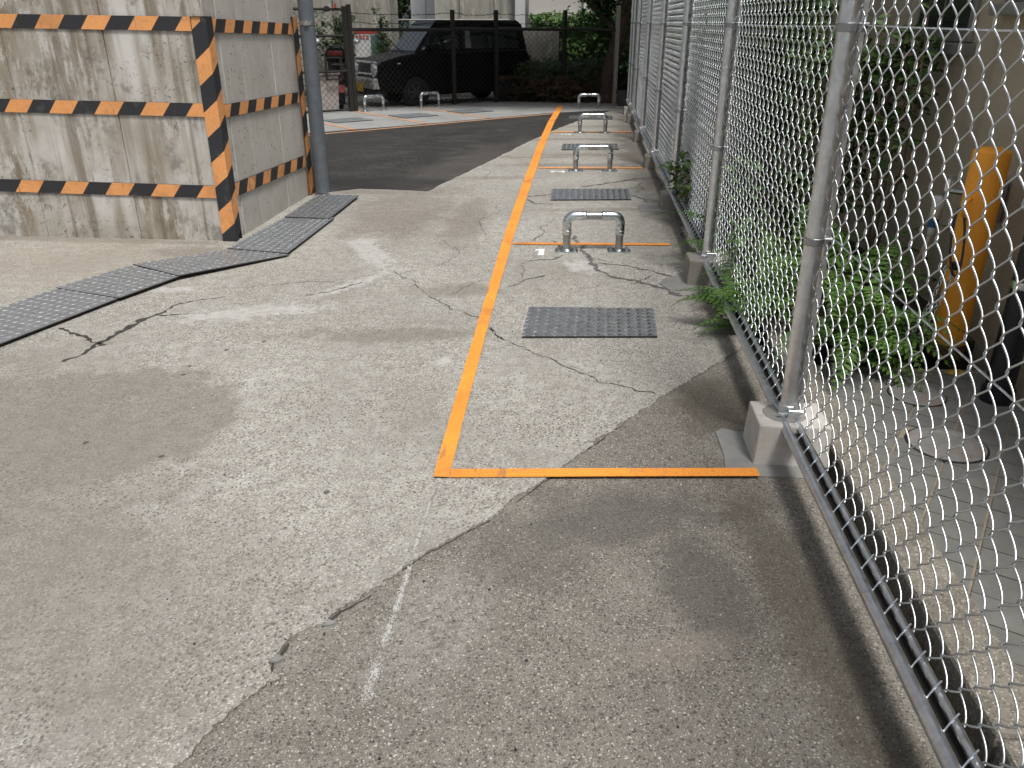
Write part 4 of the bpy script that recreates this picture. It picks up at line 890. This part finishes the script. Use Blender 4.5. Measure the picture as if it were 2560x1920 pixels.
for p in (G0, G1):
    MB().box(-.04, .04, -.03, .03, .02, 1.75, M=Matrix.Translation(V(p[0], p[1], 0)) @ Matrix.Rotation(R(42), 4, 'Z')).build('stile', 'dull_dark_steel', gate)
for z in (.05, .70, 1.28, 1.70): MB().tube([(G0[0], G0[1], z), (G1[0], G1[1], z)], .022 if z > .1 else .018, 8).build('gate_rail', 'dull_dark_steel', gate)
mesh_between(G0, G1, .06, 1.68, .11, .0034, 'dull_dark_steel', gate)
m = MB(); M_ = Matrix.Translation(V(-4.42, 14.90, 0)) @ Matrix.Rotation(R(42), 4, 'Z'); m.box(-.16, .14, -.02, .02, .92, .945, M=M_); m.box(-.16, .14, -.02, .02, .56, .585, M=M_); m.box(-.165, -.14, -.02, .02, .56, .945, M=M_); m.box(.12, .145, -.02, .02, .56, .945, M=M_); m.build('latch_frame', 'dull_dark_steel', gate)
m = MB(); m.lathe([(.04, 0), (.05, .02), (.05, .07), (.03, .09)], (-4.46, 14.88, 1.66), 12); m.build('hinge_cap', 'dull_dark_steel', gate); MB().box(-4.35, -4.31, 14.94, 14.97, 1.72, 1.79).build('red_marker', 'sign_red', gate)

# ---- car (black boxy wagon); local x runs from nose to tail, y away from the viewer
car = thing('black_car', (-3.90, 15.88, -.02), 'black boxy kei wagon with round headlights behind the dark fence', 'car', rz=math.atan2(.57, .82))
L_, W_, H_ = 3.1, 1.32, 1.50; car.scale = (1.09, 1.0, 1.05)
def car_part(mb, name, mat, par=None, **k): return mb.build(name, mat, par or car, world=False, **k)
side_low = [(.06, .30), (.02, .52), (.04, .74), (.12, .80), (.45, .885), (.80, .935), (1.6, .955), (3.02, .96), (3.08, .80), (3.09, .40), (3.02, .24), (2.86, .22), (2.84, .36), (2.75, .50), (2.60, .56), (2.44, .50), (2.36, .36), (2.34, .22), (1.0, .20), (.98, .36), (.90, .50), (.74, .56), (.58, .50), (.50, .36), (.48, .24)]
def extr(poly, y0, y1, mb=None, inset=None):
    mb = mb or MB(); n = len(poly); vs = [(x, y0, z) for x, z in poly] + [(x, y1, z) for x, z in poly]
    return mb.add(vs, [tuple(range(n)), tuple(range(2 * n - 1, n - 1, -1))] + [(k, n + k, n + (k + 1) % n, (k + 1) % n) for k in range(n)])
car_part(extr(side_low, .02, W_ - .02), 'body', 'car_black', bevel=.035, seg=3, smooth=True, auto=35)
# greenhouse
def ring(x0, x1, z, ins): return [(x0, ins, z), (x1, ins, z), (x1, W_ - ins, z), (x0, W_ - ins, z)]
g = ring(.74, 3.04, .93, .05) + ring(1.14, 2.96, 1.40, .13) + ring(1.24, 2.88, 1.485, .20)
car_part(MB().add(g, [(4 * a + k, 4 * a + (k + 1) % 4, 4 * a + 4 + (k + 1) % 4, 4 * a + 4 + k) for a in (0, 1) for k in range(4)] + [(8, 9, 10, 11)]), 'cabin', 'car_black', bevel=.03, seg=3, smooth=True, auto=35)
def pane(pts, off, name='window', mat='car_glass'):
    p = [V(*q) for q in pts]; n = (p[1] - p[0]).cross(p[2] - p[0]).normalized() * off
    return car_part(MB().add([q + n for q in p] + [q - n * .5 for q in p], [(0, 1, 2, 3), (7, 6, 5, 4), (0, 4, 5, 1), (1, 5, 6, 2), (2, 6, 7, 3), (3, 7, 4, 0)]), name, mat)
def sx_(z): return .05 + (.08) * (z - .93) / .47
# windscreen on the sloped front plane
def fx_(z): return .74 + .40 * (z - .93) / .47
pane([(fx_(.965), .11, .965), (fx_(1.375), .175, 1.375), (fx_(1.375), W_ - .175, 1.375), (fx_(.965), W_ - .11, .965)][::-1], .006, 'windscreen')
for a0, a1, b0, b1 in ((1.0, 1.62, 1.26, 1.62), (1.70, 2.32, 1.70, 2.32), (2.40, 2.86, 2.40, 2.80)):
    pane([(a0, sx_(.99), .99), (a1, sx_(.99), .99), (b1, sx_(1.36), 1.36), (b0, sx_(1.36), 1.36)], .006)
pane([(.86, sx_(.97), .97), (.96, sx_(.97), .97), (1.10, sx_(1.30), 1.30), (1.06, sx_(1.30), 1.30)], .006, 'quarter_window')
cu_ = pane([(1.74, sx_(1.0) - .006, 1.0), (1.86, sx_(1.0) - .006, 1.0), (1.84, sx_(1.35) - .006, 1.35), (1.76, sx_(1.35) - .006, 1.35)], .003, 'window_curtain', 'curtain')
for y0 in (.26, .80):     # raised wipers
    w_ = MB().tube([(.66, y0 + .1, .93), (.55, y0 + .18, 1.02), (.44, y0 + .26, 1.17)], .010, 6); car_part(w_, 'wiper', 'car_plastic')
for y in (.20, W_ - .20):
    hl = MB().lathe([(.135, 0), (.135, .04), (.122, .055), (.108, .04)], (0, 0, 0), 28, M=Matrix.Translation(V(.05, y, .665)) @ Matrix.Rotation(R(-90), 4, 'Y'))
    h = car_part(hl, 'headlight', 'chrome', smooth=True, auto=40)
    gl = MB().lathe([(.11, .0), (.105, .045), (.07, .065), (.02, .075)], (0, 0, 0), 28, M=Matrix.Translation(V(.05, y, .665)) @ Matrix.Rotation(R(-90), 4, 'Y')); car_part(gl, 'lens', 'headlight', h, smooth=True)
MB_ = MB().box(-.005, .05, .30, W_ - .30, .765, .80); car_part(MB_, 'grille_bar', 'chrome', bevel=.008)
car_part(MB().box(.02, .06, .33, W_ - .33, .60, .755), 'grille', 'car_plastic', bevel=.006)
car_part(MB().box(-.01, .04, .33, W_ - .33, .565, .60), 'grille_bar', 'chrome', bevel=.008)
car_part(extr([(-.05, .33), (-.06, .36), (-.055, .50), (-.02, .52), (.2, .52), (.2, .33)], .06, W_ - .06), 'bumper', 'silver_paint', bevel=.02, seg=3, smooth=True, auto=35)
for y in (.17, W_ - .17): car_part(MB().lathe([(.05, 0), (.05, .012), (.035, .012), (.03, -.0)], (0, 0, 0), 18, M=Matrix.Translation(V(-.055, y, .43)) @ Matrix.Rotation(R(-90), 4, 'Y')), 'fog_lamp', 'chrome')
car_part(MB().box(-.075, -.062, W_ / 2 - .15 + .1, W_ / 2 + .15 + .1, .27, .42), 'number_plate', 'plate_yellow')
car_part(extr([(.0, .20), (-.02, .31), (.2, .31), (.2, .20)], .1, W_ - .1), 'lower_bumper', 'car_plastic', bevel=.015)
car_part(MB().tube([(-.02, .25, .17), (-.03, .45, .19), (-.03, .9, .19)], .018, 8), 'skid_bar', 'silver_paint')
car_part(MB().lathe([(.0, -.01), (.03, -.005), (.034, .01), (.0, .016)], (.42, .008, .76), 10), 'side_repeater', 'headlight')
mr_ = extr([(.0, 0), (.03, -.055), (.10, -.06), (.12, .0), (.10, .06), (.02, .055)], -.16, .02); mr_.v = [(x + 1.02, y, z + 1.03) for x, y, z in mr_.v]; car_part(mr_, 'side_mirror', 'car_black', bevel=.015, smooth=True, auto=40)
for x in (.74, 2.60):
    for y, s in ((.02, -1), (W_ - .02, 1)):
        M_ = Matrix.Translation(V(x, y - s * .10, .265)) @ Matrix.Rotation(R(90) * s * -1, 4, 'X')
        wh = car_part(MB().lathe([(.14, -.08), (.25, -.08), (.262, -.05), (.262, .06), (.25, .085), (.165, .088), (.16, .05)], (0, 0, 0), 32, M=M_), 'wheel', 'tyre_rubber', smooth=True, auto=40)
        rm = MB().lathe([(.16, .0), (.165, .075), (.15, .08), (.14, .02), (.0, .02)], (0, 0, 0), 32, M=M_)
        for q in range(6):
            a = q * math.pi / 3; rm.box(.03, .15, -.018, .018, .03, .07, M=M_ @ Matrix.Rotation(a, 4, 'Z'))
        rm.lathe([(.04, .02), (.045, .075), (.0, .08)], (0, 0, 0), 14, M=M_); car_part(rm, 'rim', 'plate_edge', wh, smooth=True, auto=40)
car_part(MB().box(1.30, 1.42, .004, .03, .80, .825), 'door_handle', 'car_black', bevel=.006); car_part(MB().box(2.02, 2.14, .004, .03, .80, .825), 'door_handle', 'car_black', bevel=.006)
car_part(MB().box(3.07, 3.1, .03, .16, .62, .86), 'tail_lamp', 'red_plastic', bevel=.01); car_part(MB().box(3.07, 3.1, W_ - .16, W_ - .03, .62, .86), 'tail_lamp', 'red_plastic', bevel=.01)

# ---- motorcycle seen from behind, left of the car
mc = thing('motorcycle', (-4.58, 15.66, -.02), 'dark scooter with black top box beside the car', 'motorcycle', rz=R(14))
def mp_(mb, name, mat, par=None, **k): return mb.build(name, mat, par or mc, world=False, **k)
mp_(MB().lathe([(.10, -.05), (.20, -.05), (.23, -.03), (.23, .03), (.20, .05), (.10, .05)], (0, 0, 0), 24, M=Matrix.Translation(V(0, 0, .23)) @ Matrix.Rotation(R(90), 4, 'Y')), 'rear_wheel', 'tyre_rubber', smooth=True, auto=40)
mp_(MB().lathe([(.10, -.05), (.20, -.05), (.23, -.03), (.23, .03), (.20, .05), (.10, .05)], (0, 0, 0), 24, M=Matrix.Translation(V(0, 1.15, .23)) @ Matrix.Rotation(R(90), 4, 'Y')), 'front_wheel', 'tyre_rubber', smooth=True, auto=40)
mp_(extr([(-.13, .45), (-.16, .62), (-.10, .76), (.10, .76), (.16, .62), (.13, .45)], -.25, .75), 'body', 'car_plastic', bevel=.03, seg=3, smooth=True, auto=35)
mp_(extr([(-.11, .76), (-.12, .80), (.12, .80), (.11, .76)], -.15, .6), 'seat', 'car_plastic', bevel=.02)
mp_(extr([(-.17, .86), (-.20, .94), (-.17, 1.06), (-.08, 1.13), (.08, 1.13), (.17, 1.06), (.20, .94), (.17, .86)], -.42, -.06), 'top_box', 'car_black', bevel=.04, seg=3, smooth=True, auto=35)
mp_(MB().box(-.14, .14, -.435, -.41, .97, 1.05), 'box_reflector', 'red_plastic', bevel=.008)
mp_(MB().box(-.10, .10, -.29, -.24, .56, .66), 'tail_lamp', 'red_plastic', bevel=.01)
pl_ = mp_(MB().box(-.12, .12, -.33, -.32, .34, .47), 'number_plate', 'plate_red')
mp_(extr([(-.07, .2), (-.09, .55), (.09, .55), (.07, .2)], -.31, -.28), 'mudguard', 'car_plastic', bevel=.01)
mp_(MB().tube([(-.33, .78, .93), (-.12, .86, .97), (.12, .86, .97), (.33, .78, .93)], .016, 8), 'handlebar', 'car_plastic')
for s in (-1, 1):
    st2 = mp_(MB().tube([(s * .24, .82, .96), (s * .32, .80, 1.10), (s * .36, .80, 1.17)], .007, 6), 'mirror', 'car_plastic')
    mp_(MB().lathe([(.0, -.012), (.05, -.01), (.058, .0), (.05, .012), (.0, .015)], (0, 0, 0), 16, M=Matrix.Translation(V(s * .37, .78, 1.19)) @ Matrix.Rotation(R(95), 4, 'X')), 'mirror_glass', 'chrome', st2, smooth=True)
mp_(extr([(-.2, .35), (-.22, .9), (.22, .9), (.2, .35)], .72, .78), 'front_shield', 'car_plastic', bevel=.03)
# ---- pale bin behind the gate
bn = thing('pale_bin', (-4.66, 15.04, -.02), 'pale pinkish plastic bin standing behind the mesh gate', 'bin', rz=R(42))
MB().add([(-.20, -.16, 0), (.17, -.16, 0), (.17, .16, 0), (-.20, .16, 0), (-.24, -.19, .66), (.20, -.19, .66), (.20, .19, .66), (-.24, .19, .66)], [(3, 2, 1, 0), (4, 5, 6, 7), (0, 1, 5, 4), (1, 2, 6, 5), (2, 3, 7, 6), (3, 0, 4, 7)]).build('body', 'pinkish_plastic', bn, bevel=.03, seg=3, world=False)
MB().box(-.27, .23, -.21, .21, .66, .71).build('lid', 'pinkish_plastic', bn, bevel=.015, world=False)
# ---- printed board on the far fence
sg = thing('notice_board', (-5.25, 20.6, .70), 'white notice board with red print on the far concrete wall', 'sign')
MB().box(-5.56, -4.93, 20.60, 20.63, .72, 1.30).build('panel', 'sign_white', sg)
MB().box(-5.55, -4.94, 20.59, 20.602, 1.25, 1.295).build('red_band', 'sign_red', sg)
for k in range(4):
    m = MB(); x = -5.52 + k * .085; m.box(x, x + .06, 20.588, 20.598, 1.13, 1.15); m.box(x, x + .06, 20.588, 20.598, 1.19, 1.21); m.box(x, x + .018, 20.588, 20.598, 1.15, 1.19)
    if k % 2: m.box(x + .042, x + .06, 20.588, 20.598, 1.15, 1.19)
    m.build('red_print', 'sign_red', sg)
MB().box(-5.16, -4.96, 20.588, 20.598, .80, 1.22).build('green_print', 'sign_green', sg)

# ---- far concrete, columns, wall
pa = thing('far_concrete_wall', (-8, 24, 0), 'weathered concrete wall behind the gate and motorcycle', 'wall')
xs = [-20, -16, -12, -9.6, -8.2, -6.8, -5.42]
for a, b in zip(xs, xs[1:]): MB().box(a + .01, b - .01, 22.5 if False else 20.65 if b < -20 else 20.65, 21.6, -.1, 2.4).build('wall_panel', 'far_concrete', pa, bevel=.01, seg=1)
for o in [c for c in bpy.data.objects if c.parent == pa]: o.location.x += .75
pb = thing('pale_column', (-5, 27, 0), 'smooth bluish-white column right of the dark gap', 'column')
MB().box(-5.45, -4.98, 27, 28, -.1, 8).build('shaft', 'far_pale_concrete', pb, bevel=.02); MB().box(-4.97, -4.45, 27, 28, -.1, 8).build('shaft', 'far_pale_concrete', pb, bevel=.02)
pc = thing('streaked_column', (-3, 24, 0), 'wide streaked concrete column above the car roof', 'column')
for a, b in ((-4.19, -3.5), (-3.5, -2.55), (-2.55, -1.96)): MB().box(a + .005, b - .005, 24, 25.2, -.1, 8).build('formwork_panel', 'far_concrete', pc, bevel=.01, seg=1)
wc = tag(MB().box(-1.95, -1.68, 23.6, 23.8, -.1, 8).build('white_post', 'far_pale_concrete', bevel=.02), 'narrow white post between the streaked column and the hedge', 'post')
pe = thing('far_building', (0, 30, 0), 'pale panelled building above the leafy hedge', 'building')
MB().box(-2.0, 6, 30, 34, -.1, 9).build('wall', 'pale_building', pe)
for x in (-.15, .55, 1.15, 1.9, 3): MB().box(x, x + .16, 29.8, 30.02, -.1, 9).build('frame_post', 'grey_painted_steel' if x > 0 else 'far_pale_concrete', pe)
MB().tube([(.1, 29.85, 1.9), (1.1, 29.85, 3.2)], .08, 6).build('brace', 'grey_painted_steel', pe)
MB().box(-2.0, 6, 29.8, 30.01, 1.62, 1.72).build('ledge', 'far_concrete', pe)
gf = thing('green_mesh_fence', (-4.6, 22.4, 0), 'green mesh fence far behind the car windscreen', 'fence')
for x in (-5.1, -4.55, -4.0, -3.2): MB().cyl((x, 22.4, -.02), (x, 22.4, 1.55), .03, n=8).build('post', 'galvanised', gf)
MB().tube([(-5.3, 22.4, 1.55), (-2.0, 22.4, 1.55)], .02, 8).build('top_rail', 'alu_frame', gf)
mesh_between((-5.3, 22.4), (-2.0, 22.4), .05, 1.5, .10, .006, 'sign_green', gf)
gp = tag(MB().box(-1.45, -.62, 19.2, 19.3, -.02, 1.36).build('grey_panel', 'far_concrete'), 'grey panel between the car tail and the ivy hedge', 'panel')

# ---- hedge, trees, undergrowth
def leafbox(m, n, bx, size, seed, shell=True, up=.3):
    r_ = random.Random(seed); x0, x1, y0, y1, z0, z1 = bx
    for k in range(n):
        x, y, z = r_.uniform(x0, x1), r_.uniform(y0, y1), r_.uniform(z0, z1)
        if shell and r_.random() < .75:
            if r_.random() < .7: y = y0 + abs(r_.gauss(0, .12))
            else: z = z1 - abs(r_.gauss(0, .1))
        q = mnoise.noise(V(x * 2.2, y * 2.2, z * 2.2)); y -= q * .22; z += q * .14
        if mnoise.noise(V(x * 4 + 9, y * 4, z * 4)) < -.18: continue
        leaf_add(m, V(x, y, z), V(r_.uniform(-1, 1), r_.uniform(-1, .3), r_.uniform(-1, .1)), V(r_.uniform(-.5, .5), r_.uniform(-1, 0), up + .5), size * r_.uniform(.6, 1.3), size * .42)
hg = thing('ivy_hedge', (-.2, 20, 0), 'bright leafy hedge behind the car tail', 'hedge')
m = MB(); leafbox(m, 5200, (-1.25, 1.4, 19.6, 20.5, .55, 1.68), .10, 3); m.build('foliage', 'leaf_bright', hg)
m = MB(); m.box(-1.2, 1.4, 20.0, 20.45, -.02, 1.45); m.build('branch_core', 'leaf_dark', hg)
ug = thing('undergrowth', (-.5, 18.3, 0), 'dark tangled undergrowth below the hedge', 'undergrowth')
m = MB(); leafbox(m, 3000, (-1.5, .55, 17.6, 19.0, 0, .75), .10, 5); m.build('foliage', 'leaf_dark', ug)
m = MB(); leafbox(m, 2600, (-1.75, .5, 17.35, 18.1, 0, .45), .085, 6); m.build('dead_foliage', 'leaf_dead', ug)
m = MB(); r_ = random.Random(8)
for k in range(60):
    a = V(r_.uniform(-1.7, .5), r_.uniform(17.4, 18.6), 0); b = a + V(r_.uniform(-.5, .5), r_.uniform(-.3, .3), r_.uniform(.3, .8)); c = b + V(r_.uniform(-.5, .5), r_.uniform(-.2, .2), r_.uniform(-.2, .3)); m.tube([a, b, c], [.008, .006, .003], 4, cap=False)
m.build('twigs', 'twig', ug)
def tree(name, trunk, limbs, crown, n, mat, label, seed, lsize=.12):
    x, y, z = trunk[0][0]; t_ = thing(name, (x, y, z), label, 'tree'); r_ = random.Random(seed)
    m = MB(); m.tube([p for p, _ in trunk], [r for _, r in trunk], 12, cap=False)
    for lb in limbs: m.tube([p for p, _ in lb], [r for _, r in lb], 8, cap=False)
    m.build('trunk', 'bark', t_, smooth=True); lm = MB()
    for c, s, wgt in crown:
        for k in range(int(n * wgt)):
            p = V(*c) + V(r_.gauss(0, s[0]), r_.gauss(0, s[1]), r_.gauss(0, s[2]))
            if mnoise.noise(p * 2.5) < -.12: continue
            leaf_add(lm, p, V(r_.uniform(-1, 1), r_.uniform(-1, 1), r_.uniform(-1, .1)), V(r_.uniform(-.5, .5), r_.uniform(-.5, .5), 1), lsize * r_.uniform(.6, 1.3), lsize * .4)
    lm.build('crown', mat, t_); return t_
tree('tree', [((.42, 17.5, 0), .17), ((.46, 17.5, .6), .13), ((.62, 17.55, 1.3), .12), ((.85, 17.6, 2.2), .10), ((1.0, 17.7, 3.4), .08)],
     [[((.62, 17.55, 1.3), .07), ((.1, 17.7, 1.75), .05), ((-.4, 17.9, 2.3), .02)], [((.85, 17.6, 2.2), .06), ((.2, 17.4, 2.9), .04), ((-.5, 17.2, 3.5), .015)], [((.46, 17.5, .5), .06), ((.80, 17.7, 1.2), .05), ((1.05, 17.9, 2.2), .03)]],
     [((.28, 17.9, 1.95), (.22, .3, .22), .9), ((.42, 18.0, 1.2), (.14, .25, .25), .35), ((1.2, 17.4, 3.2), (.7, .6, .6), 2.2), ((.2, 16.4, 3.7), (.8, .5, .4), 1.4), ((1.1, 18.4, 1.4), (.25, .3, .5), .5)], 1500, 'leaf_dark', 'dark tree with leaning trunk at the end of the fence', 12)
tree('tree', [((-6.6, 30, 0), .25), ((-6.6, 30, 3), .2), ((-6.3, 30, 6), .12)], [[((-6.6, 30, 2.5), .1), ((-5.8, 30, 4), .05)]], [((-6.3, 30, 2.4), (.7, .7, 1.4), 2), ((-6.2, 30, 5), (1.5, 1.2, 1.2), 2)], 1500, 'leaf_dark', 'dark green tree in the gap between the far columns', 14, .2)
tree('tree', [((1.6, 22.5, 0), .2), ((1.7, 22.5, 2.5), .15), ((1.8, 22.5, 5), .1)], [[((1.7, 22.5, 2), .08), ((1.0, 22.5, 3.2), .04)]], [((1.6, 22.5, 1.6), (.5, .5, .7), 1.2), ((1.6, 22.5, 4), (1.2, 1.2, 1.0), 2)], 1500, 'leaf_mid', 'green tree beyond the far end of the fence', 15, .16)
sp = tag(MB().box(-.035, .035, -.045, .045, -.02, 1.78, M=Matrix.Translation(V(.57, 16.80, 0)) @ Matrix.Rotation(R(12), 4, 'Z')).build('steel_post', 'alu_frame', bevel=.004), 'grey square steel post in front of the leaning tree', 'post')
po = thing('plastic_pot', (.72, 16.75, -.02), 'dark grey plastic pot at the far fence end', 'pot')
MB().lathe([(.10, 0), (.135, .25), (.15, .255), (.15, .285), (.13, .285), (.12, .24), (.0, .22)], (.74, 16.75, 0), 20).build('body', 'pot_grey', po, smooth=True, auto=40)
shrub('weed', -5.95, 20.3, 0, 1.7, .5, .25, 700, 'leaf_dark', 'weeds climbing the far wall behind the motorcycle', 41, .09, 5, 'weed')
shrub('weed', -4.80, 20.3, 0, 1.5, .22, .2, 450, 'leaf_dark', 'dark weeds on the far wall by the notice board', 42, .09, 5, 'weed')

# ---- unseen deck added overhead to shade the car park
dk = thing('shade_deck', (-10, 17.5, 4.4), 'unseen concrete deck added above the car park for shade', 'shade_blocker')
MB().box(-9, 2.2, 13.9, 17.6, 4.6, 5.3).build('deck', 'far_concrete', dk)
for y in (14.1, 15.6, 17.1): MB().box(-9, 2.2, y, y + .4, 4.1, 4.6).build('shade_girder', 'far_concrete', dk)
MB().box(-9, 2.2, 13.7, 13.89, 4.9, 6.0).build('shade_parapet', 'far_concrete', dk)

# ---- loose grit on the paving
r_ = random.Random(77); m = MB()
for k in range(420):
    y = 1.1 + 5.5 * r_.random() ** 1.6; x = r_.uniform(-.42 * y - .4, .72); q = r_.uniform(.0012, .0042); z = -.009 if (y < 3.6 and x > -.9 + (y - 1.2) * .62) else 0
    p = [(x + q * math.cos(a + r_.uniform(-.3, .3)), y + q * math.sin(a + r_.uniform(-.3, .3))) for a in (0, 1.3, 2.5, 3.8, 5)]
    m.prism(p, z - .001, z + q * .8, 0 if r_.random() < .6 else 1)
tag(m.build('grit', ['block_concrete', 'plate_edge']), 'loose grit scattered over the paving', 'grit', kind='stuff')
